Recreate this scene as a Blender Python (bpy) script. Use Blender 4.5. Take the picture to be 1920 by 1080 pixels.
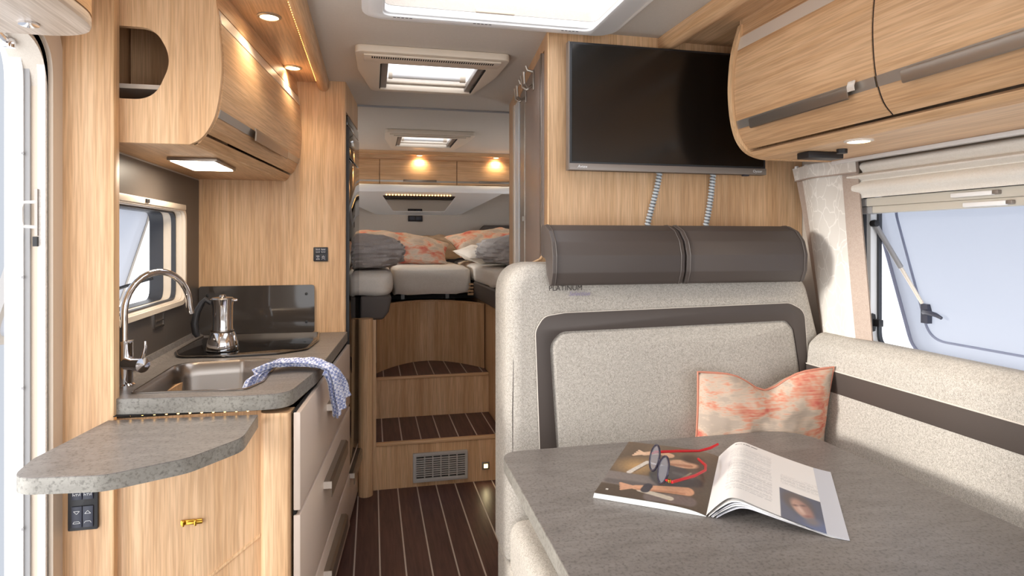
import bpy, bmesh, math, random
from mathutils import Matrix, Vector, noise
from mathutils.geometry import tessellate_polygon
random.seed(7)
for o in list(bpy.data.objects): bpy.data.objects.remove(o)
S = bpy.context.scene
C = S.collection
PI = math.pi

# ------------------------------------------------------------------ camera, world, light
cam = bpy.data.cameras.new('camera'); camo = bpy.data.objects.new('camera', cam); C.objects.link(camo)
cam.sensor_width = 36; cam.lens = 1150/1920*36; cam.shift_y = -90/1920
cam.clip_start = 0.02
camo.location = (0, 0, 1.30); camo.rotation_euler = (PI/2, 0, -math.atan2(262, 1150))
S.camera = camo
W = bpy.data.worlds.new('studio_daylight'); S.world = W; W.use_nodes = True
W.node_tree.nodes['Background'].inputs[0].default_value = (0.95, 0.97, 1.0, 1)
W.node_tree.nodes['Background'].inputs[1].default_value = 1.5
sun = bpy.data.lights.new('sun', 'SUN'); sun.energy = 1.7; sun.angle = math.radians(10); sun.color = (1, .96, .9)
suno = bpy.data.objects.new('sun', sun); C.objects.link(suno)
suno.rotation_euler = Vector((0.95, 0.13, -0.16)).to_track_quat('-Z', 'Y').to_euler()
S.view_settings.view_transform = 'Standard'; S.view_settings.look = 'None'
S.view_settings.gamma = 1; S.view_settings.use_curve_mapping = False
S.view_settings.exposure = 1.1

# ------------------------------------------------------------------ materials
def lin(r, g, b):
    f = lambda c: (c/255/12.92) if c/255 <= .04045 else ((c/255+.055)/1.055)**2.4
    return (f(r), f(g), f(b), 1)
MATS = {}
def mat(name, col=None, rough=.5, metal=0, spec=.5, emit=None, estr=0, coat=0, trans=0):
    if name in MATS: return MATS[name]
    m = bpy.data.materials.new(name); m.use_nodes = True
    b = m.node_tree.nodes['Principled BSDF']
    if col: b.inputs['Base Color'].default_value = lin(*col)
    b.inputs['Roughness'].default_value = rough; b.inputs['Metallic'].default_value = metal
    b.inputs['Specular IOR Level'].default_value = spec
    b.inputs['Coat Weight'].default_value = coat
    b.inputs['Transmission Weight'].default_value = trans
    if emit:
        b.inputs['Emission Color'].default_value = lin(*emit); b.inputs['Emission Strength'].default_value = estr
    MATS[name] = m
    return m
def nd(m, t, **kw):
    n = m.node_tree.nodes.new(t)
    for k, v in kw.items(): setattr(n, k, v)
    return n
def lk(m, a, b): m.node_tree.links.new(a, b)
def coords(m, scale, rot=(0, 0, 0), pre=0):
    tc = nd(m, 'ShaderNodeTexCoord'); mp = nd(m, 'ShaderNodeMapping')
    mp.inputs['Scale'].default_value = scale; mp.inputs['Rotation'].default_value = rot
    src = tc.outputs['Object']
    if pre:
        m0 = nd(m, 'ShaderNodeMapping'); m0.inputs['Rotation'].default_value = (0, 0, pre); lk(m, src, m0.inputs['Vector']); src = m0.outputs[0]
    lk(m, src, mp.inputs['Vector']); return mp.outputs[0]
def noise_tex(m, vec, scale=1, detail=4, rough=.6, dist=0):
    n = nd(m, 'ShaderNodeTexNoise'); n.inputs['Scale'].default_value = scale; n.inputs['Detail'].default_value = detail
    n.inputs['Roughness'].default_value = rough; n.inputs['Distortion'].default_value = dist
    lk(m, vec, n.inputs['Vector']); return n.outputs['Fac']
def ramp(m, fac, stops):
    r = nd(m, 'ShaderNodeValToRGB'); e = r.color_ramp.elements
    while len(e) < len(stops): e.new(.5)
    for i, (p, c) in enumerate(stops):
        e[i].position = p; e[i].color = lin(*c)
    lk(m, fac, r.inputs[0]); return r.outputs[0]
def mix(m, fac, a, b, mode='MIX'):
    x = nd(m, 'ShaderNodeMix'); x.data_type = 'RGBA'; x.blend_type = mode
    if isinstance(fac, (int, float)): x.inputs[0].default_value = fac
    else: lk(m, fac, x.inputs[0])
    for i, q in ((6, a), (7, b)):
        if isinstance(q, tuple): x.inputs[i].default_value = q
        else: lk(m, q, x.inputs[i])
    return x.outputs[2]
def bump(m, fac, strength, dist=.001):
    b = nd(m, 'ShaderNodeBump'); b.inputs['Strength'].default_value = strength; b.inputs['Distance'].default_value = dist
    lk(m, fac, b.inputs['Height']); lk(m, b.outputs[0], m.node_tree.nodes['Principled BSDF'].inputs['Normal'])
def base(m, col): lk(m, col, m.node_tree.nodes['Principled BSDF'].inputs['Base Color'])

def wood(name, axis, light=(231, 194, 154), dark=(214, 173, 130), rough=.42, pre=0):
    m = mat(name, rough=rough, spec=.35)
    sc = {'x': (1.6, 48, 48), 'y': (48, 1.6, 48), 'z': (48, 48, 1.6)}[axis]
    f1 = noise_tex(m, coords(m, sc, pre=pre), 1, 5, .62, .4)
    sc2 = tuple(q*5 for q in sc)
    f2 = noise_tex(m, coords(m, sc2, pre=pre), 1, 2, .5)
    sc3 = {'x': (.5, 7, 7), 'y': (7, .5, 7), 'z': (7, 7, .5)}[axis]
    f3 = noise_tex(m, coords(m, sc3, pre=pre), 1, 2, .5, .8)
    c1 = ramp(m, f1, [(.33, dark), (.62, light)])
    c2 = ramp(m, f2, [(.38, (224, 220, 216)), (.60, (255, 255, 255))])
    c3 = ramp(m, f3, [(.35, (236, 228, 220)), (.65, (255, 255, 255))])
    base(m, mix(m, 1.0, mix(m, .75, c1, c2, 'MULTIPLY'), c3, 'MULTIPLY'))
    bump(m, f2, .12, .0005)
    return m
WV = wood('oak_upright_grain', 'z'); WH = wood('oak_lengthwise_grain', 'y'); WX = wood('oak_crosswise_grain', 'x')
WHK = wood('oak_angled_lengthwise_grain', 'y', pre=math.atan(.0905))
EDGE = wood('oak_edging', 'z', (236, 200, 158), (222, 180, 134))

def stone(name, a, b, c):
    m = mat(name, rough=.38, spec=.45)
    f = noise_tex(m, coords(m, (9, 34, 30), (0, 0, .35)), 1, 8, .7, .6)
    g = noise_tex(m, coords(m, (1, 1, 1)), 150, 3, .6)
    col = ramp(m, f, [(.3, a), (.55, b), (.75, c)])
    base(m, mix(m, .5, col, ramp(m, g, [(.33, (120, 116, 112)), (.5, (255, 255, 255))]), 'MULTIPLY'))
    return m
STONE = stone('grey_stone_laminate', (112, 106, 102), (127, 121, 117), (140, 134, 130))
STONE_EDGE = stone('speckled_stone_edge', (128, 124, 117), (148, 144, 136), (162, 158, 150))

def fabric(name, a, b, sc=420, rough=.95):
    m = mat(name, rough=rough, spec=.15)
    f = noise_tex(m, coords(m, (1, 1, 1)), sc, 3, .7)
    g = noise_tex(m, coords(m, (1, 1, 1)), sc*.28, 2, .6)
    base(m, mix(m, .25, ramp(m, f, [(.36, a), (.62, b)]), ramp(m, g, [(.36, a), (.62, b)])))
    bump(m, f, .5, .0012)
    return m
FAB = fabric('beige_tweed', (138, 131, 122), (209, 203, 194), 560)
SHEET = fabric('off_white_sheet', (222, 213, 202), (234, 226, 216), 250)
DUVET = fabric('grey_duvet_cloth', (172, 165, 162), (192, 185, 182), 250)
BEIGEP = fabric('beige_bolster_cloth', (196, 168, 138), (208, 182, 152), 250)
CEIL = fabric('pale_grey_ceiling_lining', (204, 195, 184), (212, 203, 192), 300)
WALLF = fabric('pale_grey_wall_lining', (196, 187, 176), (204, 195, 184), 300)
ROMAN = fabric('cream_roman_blind_cloth', (226, 220, 210), (238, 233, 225), 500)
TAUPE = fabric('taupe_curtain_border', (168, 150, 138), (184, 168, 156), 400)
LEA = mat('dark_taupe_leather', (76, 68, 64), .46, 0, .4)
bump(LEA, noise_tex(LEA, coords(LEA, (1, 1, 1)), 700, 2, .5), .15, .0006)
VAL = mat('dark_grey_valance', (88, 80, 76), .7)
def curtain_mat():
    m = mat('leaf_veined_curtain', rough=.9, spec=.1)
    vec = coords(m, (20, 20, 11), (.3, .2, .5))
    nn = nd(m, 'ShaderNodeTexNoise'); nn.inputs['Scale'].default_value = 1.2; lk(m, vec, nn.inputs['Vector'])
    ad = nd(m, 'ShaderNodeVectorMath', operation='ADD'); lk(m, vec, ad.inputs[0]); lk(m, nn.outputs['Color'], ad.inputs[1])
    v = nd(m, 'ShaderNodeTexVoronoi', feature='DISTANCE_TO_EDGE'); v.inputs['Scale'].default_value = 1.5
    lk(m, ad.outputs[0], v.inputs['Vector'])
    base(m, ramp(m, v.outputs['Distance'], [(.015, (228, 223, 216)), (.05, (211, 205, 197))]))
    return m
CURT = curtain_mat()
def ikat(name, sx):
    m = mat(name, rough=.9, spec=.15)
    f = noise_tex(m, coords(m, sx), 1, 3, .6, .3)
    g = noise_tex(m, coords(m, tuple(q*(1 if i == 0 else 14) for i, q in enumerate(sx))), 1, 2, .7)
    a = nd(m, 'ShaderNodeMath', operation='MULTIPLY_ADD'); lk(m, g, a.inputs[0]); a.inputs[1].default_value = .35; lk(m, f, a.inputs[2])
    base(m, ramp(m, a.outputs[0], [(.55, (176, 160, 146)), (.66, (196, 176, 158)), (.75, (204, 146, 122)), (.87, (192, 100, 88))]))
    return m
IKAT = ikat('coral_ikat_cloth', (9, 9, 16)); IKATB = ikat('coral_ikat_bed_cloth', (8, 8, 14))
def towel_mat():
    m = mat('blue_check_towel', rough=.95, spec=.1)
    ch = nd(m, 'ShaderNodeTexChecker'); ch.inputs['Scale'].default_value = 1
    lk(m, coords(m, (130, 130, 130), (.2, .3, .8)), ch.inputs['Vector'])
    ch.inputs['Color1'].default_value = lin(142, 152, 194); ch.inputs['Color2'].default_value = lin(222, 224, 236)
    base(m, ch.outputs['Color']); return m
TOWEL = towel_mat()
def floor_mat():
    m = mat('dark_wenge_plank', rough=.4, spec=.4)
    f = noise_tex(m, coords(m, (60, 4, 60)), 1, 6, .65, .5)
    base(m, ramp(m, f, [(.3, (62, 40, 38)), (.7, (100, 68, 62))])); return m
WENGE = floor_mat()
INLAY = mat('pale_inlay', (196, 182, 172), .5)
FRONT = mat('champagne_lacquer', (226, 208, 193), .34, .06, .5)
HANDLE = mat('brushed_bronze_aluminium', (150, 138, 126), .32, .8)
HANDLEC = mat('bright_handle_cut', (236, 228, 218), .3, .4)
ALU = mat('satin_aluminium', (176, 168, 158), .35, .75)
ALUB = mat('pale_door_band', (226, 214, 200), .35, .15)
CHROME = mat('chrome', (235, 235, 238), .06, 1)
STEEL = mat('brushed_steel', (160, 152, 145), .26, 1)
BLKG = mat('black_gloss', (16, 15, 15), .04, 0, .6)
GLASSD = mat('smoked_glass', (66, 60, 56), .05, 0, .55)
BLK = mat('black_plastic', (32, 31, 33), .45)
BLKB = mat('blue_black_plastic', (46, 48, 62), .4)
SCREEN = mat('tv_screen', (14, 12, 11), .2, 0, .7)
BEZEL = mat('tv_bezel', (132, 122, 114), .35, .15)
SPLASH = mat('dark_taupe_splashback', (88, 80, 74), .4, 0, .4)
TAUPEP = mat('taupe_door_panel', (150, 132, 120), .35, 0, .4)
WHITE = mat('white_plastic', (236, 236, 236), .35)
CREAM = mat('cream_plastic', (222, 208, 190), .42)
BEIGE = mat('beige_door_frame', (206, 190, 172), .5)
GREYP = mat('grey_plastic', (150, 148, 148), .4)
GREYG = mat('grey_vent', (178, 174, 170), .45)
SEALW = fabric('white_fluffy_seal', (214, 208, 202), (238, 234, 230), 200)
RAILW = mat('pale_blind_rail', (206, 200, 188), .45)
DARKG = mat('dark_void', (20, 18, 17), .8)
RUB = mat('rubber_gasket', (60, 62, 68), .5)
BRASS = mat('brass', (206, 164, 70), .25, 1)
RED = mat('red_temple', (190, 28, 34), .3)
PIPE = mat('pale_piping', (206, 198, 188), .8)
THREAD = mat('dark_thread', (70, 64, 62), .9)
LILAC = mat('lilac_thread', (150, 140, 170), .9)
ICON = mat('white_print', (220, 220, 220), .5)
CABLE = mat('pale_spiral_sleeve', (206, 212, 216), .4)
CABLED = mat('sleeve_groove', (110, 116, 122), .5)
MIRROR = mat('mirror', (225, 222, 218), .03, 1)
LAMPW = mat('lamp_glass_warm', (255, 240, 215), .4, emit=(255, 226, 180), estr=9)
LAMPC = mat('lamp_panel', (255, 250, 240), .4, emit=(255, 240, 218), estr=6)
LED = mat('led_dot', (255, 210, 140), .4, emit=(255, 190, 100), estr=5)
WLED = mat('hatch_light_bar', (255, 244, 224), .4, emit=(255, 226, 184), estr=3)
def pane_mat(name, col, tfac, lfac):
    m = bpy.data.materials.new(name); m.use_nodes = True; nt = m.node_tree; nt.nodes.clear()
    o = nd(m, 'ShaderNodeOutputMaterial'); tr = nd(m, 'ShaderNodeBsdfTransparent'); tl = nd(m, 'ShaderNodeBsdfTranslucent')
    gl = nd(m, 'ShaderNodeBsdfPrincipled'); mx = nd(m, 'ShaderNodeMixShader'); m2 = nd(m, 'ShaderNodeMixShader')
    tr.inputs[0].default_value = lin(*col); tl.inputs[0].default_value = lin(*col)
    gl.inputs['Base Color'].default_value = lin(*col); gl.inputs['Roughness'].default_value = .15
    mx.inputs[0].default_value = lfac; lk(m, tl.outputs[0], mx.inputs[1]); lk(m, gl.outputs[0], mx.inputs[2])
    m2.inputs[0].default_value = tfac; lk(m, mx.outputs[0], m2.inputs[1]); lk(m, tr.outputs[0], m2.inputs[2])
    lk(m, m2.outputs[0], o.inputs[0]); return m
PANE = pane_mat('tinted_acrylic', (190, 193, 200), .08, .25)
DOME = pane_mat('milky_dome', (250, 250, 252), .65, .1)
LENS = pane_mat('spectacle_lens', (225, 225, 232), .85, .8)

# ------------------------------------------------------------------ mesh helpers
def mp(axis):
    if callable(axis): return axis
    return {'xy': lambda u, v, w: (u, v, w), 'xz': lambda u, v, w: (u, w, v), 'yz': lambda u, v, w: (w, u, v)}[axis]
class G:
    def __init__(s): s.v = []; s.f = []
    def add(s, vs, fs):
        n = len(s.v); s.v += [tuple(q) for q in vs]; s.f += [tuple(i+n for i in f) for f in fs]; return s
    def box(s, x0, x1, y0, y1, z0, z1, m=None):
        p = [(x, y, z) for x in (x0, x1) for y in (y0, y1) for z in (z0, z1)]
        if m: p = [m(*q) for q in p]
        return s.add(p, [(0, 1, 3, 2), (4, 6, 7, 5), (0, 4, 5, 1), (2, 3, 7, 6), (0, 2, 6, 4), (1, 5, 7, 3)])
    def plate(s, outer, a, b, axis='xy', holes=()):
        m = mp(axis); loops = [list(outer)]+[list(h) for h in holes]
        tri = tessellate_polygon([[Vector((p[0], p[1], 0)) for p in l] for l in loops])
        flat = [p for l in loops for p in l]; n = len(flat)
        vs = [m(p[0], p[1], a) for p in flat]+[m(p[0], p[1], b) for p in flat]
        fs = [t for t in tri]+[(t[2]+n, t[1]+n, t[0]+n) for t in tri]
        k = 0
        for l in loops:
            for i in range(len(l)):
                j = (i+1) % len(l); fs.append((k+i, k+j, k+j+n, k+i+n))
            k += len(l)
        return s.add(vs, fs)
    def tube(s, pts, r, seg=10, closed=False):
        pts = [Vector(p) for p in pts]; n = len(pts); rr = r if isinstance(r, (list, tuple)) else [r]*n
        vs = []; up = None
        for i, p in enumerate(pts):
            a = pts[(i-1) % n] if (i or closed) else p; b = pts[(i+1) % n] if (i < n-1 or closed) else p
            t = (b-a).normalized()
            if up is None: up = t.orthogonal().normalized()
            up = (up-t*up.dot(t)).normalized(); w = t.cross(up)
            vs += [p+(up*math.cos(2*PI*k/seg)+w*math.sin(2*PI*k/seg))*rr[i] for k in range(seg)]
        fs = []
        for i in range(n if closed else n-1):
            for k in range(seg):
                j = (i+1) % n; fs.append((i*seg+k, i*seg+(k+1) % seg, j*seg+(k+1) % seg, j*seg+k))
        if not closed: fs += [tuple(range(seg))[::-1], tuple(range((n-1)*seg, n*seg))]
        return s.add(vs, fs)
    def lathe(s, prof, c=(0, 0, 0), seg=32, m=None):
        vs = []
        for r, z in prof:
            for k in range(seg):
                q = (r*math.cos(2*PI*k/seg), r*math.sin(2*PI*k/seg), z)
                q = m @ Vector(q) if m else Vector(q)
                vs.append(q+Vector(c))
        fs = [(i*seg+k, i*seg+(k+1) % seg, (i+1)*seg+(k+1) % seg, (i+1)*seg+k) for i in range(len(prof)-1) for k in range(seg)]
        fs += [tuple(range(seg))[::-1], tuple(range((len(prof)-1)*seg, len(prof)*seg))]
        return s.add(vs, fs)
    def grid(s, fn, nu, nv, wrap=False):
        vs = [fn(i/nu, j/nv) for i in range(nu+(0 if wrap else 1)) for j in range(nv+1)]
        fs = []; N = nu if wrap else nu+1
        for i in range(nu):
            for j in range(nv):
                a = (i % N)*(nv+1); b = ((i+1) % N)*(nv+1); fs.append((a+j, b+j, b+j+1, a+j+1))
        return s.add(vs, fs)
    def xf(s, M): s.v = [tuple(M @ Vector(p)) for p in s.v]; return s
    def build(s, name, m, parent=None, bevel=0, seg=2, smooth=None, merge=True):
        bm = bmesh.new(); vv = [bm.verts.new(p) for p in s.v]
        for f in s.f:
            try: bm.faces.new([vv[i] for i in f])
            except ValueError: pass
        if merge: bmesh.ops.remove_doubles(bm, verts=bm.verts, dist=1e-6)
        bmesh.ops.recalc_face_normals(bm, faces=bm.faces)
        if bevel:
            bmesh.ops.dissolve_limit(bm, angle_limit=.02, verts=bm.verts, edges=bm.edges)
            ed = [e for e in bm.edges if len(e.link_faces) == 2 and e.calc_face_angle() > .6]
            bmesh.ops.bevel(bm, geom=ed, offset=bevel, segments=seg, profile=.5, affect='EDGES', clamp_overlap=True)
        me = bpy.data.meshes.new(name); bm.to_mesh(me); bm.free()
        if smooth is None: smooth = True
        if smooth:
            for p in me.polygons: p.use_smooth = True
            me.set_sharp_from_angle(angle=math.radians(38))
        me.materials.append(m)
        o = bpy.data.objects.new(name, me); C.objects.link(o)
        if parent: child(o, parent)
        return o
def child(o, p):
    o.parent = p
    M = p.matrix_basis if p.parent is None else p.parent.matrix_basis @ p.matrix_parent_inverse @ p.matrix_basis
    o.matrix_parent_inverse = M.inverted()
def tag(o, label, cat, group=None, kind=None):
    o['label'] = label
    if cat: o['category'] = cat
    if group: o['group'] = group
    if kind: o['kind'] = kind
    return o
def thing(name, label, cat, loc=(0, 0, 0), group=None):
    o = bpy.data.objects.new(name, None); C.objects.link(o); o.location = loc; o.empty_display_size = .05
    return tag(o, label, cat, group)
def struct(o, label=None):
    o['kind'] = 'structure'
    if label: o['label'] = label
    return o
def smooth_line(pts, k=4):
    out = []; n = len(pts)
    for i in range(n-1):
        p0, p1, p2, p3 = (Vector(pts[max(i-1, 0)]), Vector(pts[i]), Vector(pts[i+1]), Vector(pts[min(i+2, n-1)]))
        for j in range(k):
            t = j/k; q = .5*((2*p1)+(p2-p0)*t+(2*p0-5*p1+4*p2-p3)*t*t+(3*p1-p0-3*p2+p3)*t**3); out.append((q.x, q.y))
    return out+[tuple(pts[-1])]
def rpoly(pts, rad, n=6):
    out = []; N = len(pts)
    for i, p in enumerate(pts):
        r = rad[i] if isinstance(rad, (list, tuple)) else rad
        p = Vector(p[:2]); a = Vector(pts[i-1][:2])-p; b = Vector(pts[(i+1) % N][:2])-p
        if r <= 0: out.append((p.x, p.y)); continue
        la, lb = a.length, b.length; a.normalize(); b.normalize()
        ang = a.angle(b); dd = min(r/math.tan(ang/2), la*.49, lb*.49)
        A = p+a*dd; B = p+b*dd
        for k in range(n+1):
            t = k/n; out.append(tuple(A*(1-t)**2+p*2*t*(1-t)+B*t*t))
    return out
def rr(x0, x1, y0, y1, r, n=6): return rpoly([(x0, y0), (x1, y0), (x1, y1), (x0, y1)], r, n)
def box(name, m, parent, x0, x1, y0, y1, z0, z1, bevel=0, fr=None, seg=2):
    return G().box(x0, x1, y0, y1, z0, z1, fr).build(name, m, parent, bevel, seg)
def text(name, s, size, m, parent, M, extr=.0004, shear=0):
    cu = bpy.data.curves.new(name, 'FONT'); cu.body = s; cu.size = size; cu.extrude = extr; cu.shear = shear
    t = bpy.data.objects.new(name+'_tmp', cu); C.objects.link(t)
    bpy.context.view_layer.update()
    me = bpy.data.meshes.new_from_object(t.evaluated_get(bpy.context.evaluated_depsgraph_get()))
    bpy.data.objects.remove(t); me.transform(M); me.materials.clear(); me.materials.append(m)
    o = bpy.data.objects.new(name, me); C.objects.link(o)
    if parent: child(o, parent)
    return o
def copy_tree(o, off, parent=None):
    c = o.copy(); C.objects.link(c)
    if parent is None: c.location = Vector(o.location)+Vector(off)
    else: c.parent = parent
    for ch in o.children: copy_tree(ch, off, c)
    return c
# angled frames: kitchen front (s along the front away from the camera, n towards the aisle) and wardrobe side
def KF(s, n, z): return (-.203+.0837*s+.9965*n, 1.693+.9965*s-.0837*n, z)
def WF(s, n, z): return (.562+.1062*s-.9943*n, 1.933+.9943*s+.1062*n, z)

# ------------------------------------------------------------------ shell
XL, XR, ZC, YB, YF = -.705, 1.52, 1.99, 5.30, -1.15
floor = struct(box('floor', DARKG, None, -.82, 1.56, YF, YB, -.06, -.006))
strip_x = [-.77+.1*i for i in range(24)]
for i, x in enumerate(strip_x[:-1]):
    if -.78 <= x < 1.5:
        box('plank', WENGE, floor, x+.003, x+.097, -.4, 3.262, -.006, 0)
        box('inlay_strip', INLAY, floor, x-.003, x+.003, -.4, 3.262, -.006, .0005)
P_OP = rr(.035, .69, .82, 1.835, .03); H1 = rr(.03, .435, 2.36, 2.765, .02); H2 = rr(.16, .55, 4.0, 4.42, .02)
ceiling = struct(G().plate([(-.86, YF), (1.6, YF), (1.6, YB+.04), (-.86, YB+.04)], ZC, ZC+.03, 'xy', [P_OP, H1, H2]).build('ceiling', CEIL))
DO = rpoly([(.72, .02), (1.665, .02), (1.665, 1.765), (.72, 1.765)], [0, 0, .12, .12], 10)
WB = rr(3.42, 4.80, 1.16, 1.70, .06)
WL = rr(1.83, 2.545, 1.07, 1.412, .05)
wall_left = struct(G().plate([(-.35, -.06), (1.72, -.06), (1.72, ZC), (-.35, ZC)], -.822, -.752, 'yz', [DO]).plate(
    [(1.72, -.06), (YB, -.06), (YB, ZC), (1.72, ZC)], -.80, XL, 'yz', [WL, WB]).build('wall_left', WALLF))
WR = rr(.35, 1.66, .93, 1.47, .07)
wall_right = struct(G().plate([(-.35, -.06), (YB, -.06), (YB, ZC), (-.35, ZC)], XR, XR+.045, 'yz', [WR, WB]).build('wall_right', WALLF))
def added_window(name, x0, x1, label):  # unseen windows, added to bring daylight into the bedroom
    w = thing(name, label, None, (x0, 4.1, 1.16)); w['kind'] = 'structure'
    G().plate(rr(3.40, 4.82, 1.14, 1.72, .07), x0, x1, 'yz', [rr(3.44, 4.78, 1.18, 1.68, .05)]).build('frame', CREAM, w)
    G().plate(rr(3.43, 4.79, 1.17, 1.69, .05), (x0+x1)/2-.004, (x0+x1)/2+.004, 'yz').build('pane', pane_mat('clear_pane_'+name, (236, 238, 240), .75, .3), w)
added_window('added_window_3', -.83, -.801, 'unseen bedroom window added for daylight behind the fridge cabinet')
added_window('added_window_4', 1.566, 1.595, 'unseen bedroom window added for daylight behind the wardrobe')
added_backdrop_wall = struct(box('added_backdrop_wall', mat('grey_backdrop', (122, 125, 130), .9), None, -16, -2.95, 7, 7.1, -8, 9))  # added backdrop, covers the bright sky seen through the doorway
wall_rear = struct(box('wall_rear', WALLF, None, -.80, 1.6, YB, YB+.04, 0, ZC))
cabw = [(-.86, -.06), (1.6, -.06), (1.6, ZC), (-.86, ZC)]
wall_front = struct(G().plate(cabw, YF-.04, YF, 'xz', [rr(-.78, 1.5, .55, 1.9, .15)]).build('wall_front', WALLF))
trim_1 = struct(box('trim_1', GREYP, None, XL, 1.52, 3.22, 3.235, ZC-.008, ZC))

# ------------------------------------------------------------------ left side: entrance column, door frame, cabinet over the door
col = thing('entrance_column', 'tall oak panel column between the entrance door and the kitchen', 'column', (-.69, 1.73, 0))
box('panel', WV, col, -.747, -.637, 1.715, 1.748, 0, ZC)
box('edging', EDGE, col, -.637, -.628, 1.712, 1.748, 0, ZC, .003)
df = thing('door_frame', 'rounded beige and white frame of the open entrance door', 'door frame', (-.78, 1.69, 0)); df['kind'] = 'structure'
IN = rpoly([(.70, 0), (1.668, 0), (1.668, 1.785), (.70, 1.785)], [0, 0, .10, .10], 10)
def grow(e, r): return rpoly([(.70-e, 0), (1.668+e, 0), (1.668+e, 1.785+e), (.70-e, 1.785+e)], [0, 0, .10+r, .10+r], 10)
def ring(e0, e1, x0, x1, m, name, r0=0, r1=0):
    a = grow(e0, r0); b = grow(e1, r1)
    # open at the sill: run along the inner loop and back along the outer
    o = [p for p in b[1:] ]+[b[0]]; i = [p for p in a[1:]]+[a[0]]
    return G().plate(o+i[::-1], x0, x1, 'yz').build(name, m, df)
ring(.001, .05, -.752, -.742, BEIGE, 'inner_flange')
ring(-.012, .0, -.768, -.752, SEALW, 'fluffy_seal')
ring(-.004, .0, -.785, -.768, BEIGE, 'lining')
ring(-.010, .0, -.797, -.785, GREYP, 'seal_channel')
ring(-.014, .002, -.835, -.797, WHITE, 'outer_frame')
for z in (.30, .62, .95, 1.21, 1.50): box('screw', GREYP, df, -.800, -.795, 1.652, 1.656, z, z+.006)
ct = thing('door_catch', 'small clear plastic door catch with a steel plate', 'catch', (-.776, 1.66, 1.33))
G().tube([(-.768, 1.655, 1.33), (-.790, 1.640, 1.332), (-.793, 1.638, 1.345), (-.793, 1.638, 1.375), (-.790, 1.640, 1.387), (-.768, 1.655, 1.39)], .004, 8).build('loop', WHITE, ct)
box('plate', STEEL, ct, -.772, -.766, 1.650, 1.6555, 1.31, 1.42)
box('latch_block', BLK, ct, -.775, -.766, 1.648, 1.6555, 1.285, 1.308)
bk = thing('door_stay', 'chrome joint at the top of the entrance door opening', 'hinge', (-.80, 1.60, 1.74))
G().lathe([(.001, -.012), (.011, -.01), (.013, 0), (.011, .01), (.001, .012)], (-.80, 1.605, 1.745), 16).build('ball', CHROME, bk)
G().tube([(-.80, 1.605, 1.745), (-.80, 1.575, 1.752), (-.80, 1.54, 1.765)], .006, 8).build('rod', CHROME, bk)
oc = thing('entrance_overhead_cabinet', 'overhead cabinet with rounded pale underside above the entrance door', 'cabinet', (-.65, 1.0, 1.70))
ocp = rpoly([(-.742, .35), (-.505, .35), (-.505, 1.36), (-.742, 1.36)], [.01, .01, .19, .02], 12)
G().plate(ocp, 1.72, ZC, 'xy').build('body', WH, oc)
G().plate(ocp, 1.695, 1.72, 'xy').build('underside', wood('bleached_oak', 'y', (226, 214, 202), (196, 182, 168)), oc, .006)
G().lathe([(.016, 0), (.016, -.004), (.010, -.006), (.001, -.006)], (-.61, 1.285, 1.695), 20).build('press_button', CHROME, oc)
lt = thing('door_lintel_panel', 'short oak lintel board joining the entrance column above the door', 'panel', (-.70, 1.6, 1.81))
box('board', WH, lt, -.742, -.685, 1.37, 1.713, 1.815, ZC, .004)

# ------------------------------------------------------------------ kitchen
ku = thing('kitchen_unit', 'kitchen base cabinet with three champagne drawers and oak end panel', 'cabinet', (-.4, 2.2, 0))
box('end_panel', WV, ku, -.70, -.282, 1.735, 1.75, 0, .848)
G().plate([(-.289, .522), (-.408, .431), (-.60, .284), (-.60, .276), (-.408, .423), (-.289, .514)], 1.732, 1.736, 'xz').build('diagonal_trim', EDGE, ku)
pp = rpoly([(-.286, 1.75), (-.286, 1.703), (-.21, 1.690), (-.2035, 1.75)], [.0, .03, .008, 0], 8)
G().plate(pp, 0, .848, 'xy').build('corner_post', WV, ku)
box('floor_board', WV, ku, 0.012, 1.072, -.42, -.002, .05, .066, fr=KF)
box('back_board', WV, ku, 0.012, 1.07, -.43, -.42, .05, .848, fr=KF)
box('plinth', WV, ku, 0.012, 1.078, -.06, -.035, 0, .05, fr=KF)
def kdrawer(z0, z1, s0, s1, handle):
    d = box('drawer', FRONT, ku, s0, s1, 0, .018, z0, z1, .003, KF)
    hs, he, hz = handle
    # angular grip bar: flat flange on the front, lip hanging forward
    g = G().plate([(.018, hz+.006), (.036, hz+.006), (.044, hz-.002), (.044, hz-.046), (.040, hz-.046), (.040, hz-.004), (.034, hz+.002), (.018, hz+.002)],
                  hs, he, lambda u, v, w: KF(w, u, v))
    h = g.build('handle', HANDLE, d)
    box('handle_end', HANDLEC, d, hs-.004, hs, .018, .044, hz-.046+.03, hz+.006, 0, KF)
    return d
kdrawer(.588, .846, .007, 1.075, (.45, .83, .745))
kdrawer(.296, .576, .007, 1.075, (.38, .80, .512))
kdrawer(.056, .284, .007, 1.075, (.38, .80, .222))
tag(box('rail', DARKG, ku, .010, 1.077, -.001, .006, .03, .85, 0, KF), 'dark gap behind the drawer fronts', None)

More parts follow.
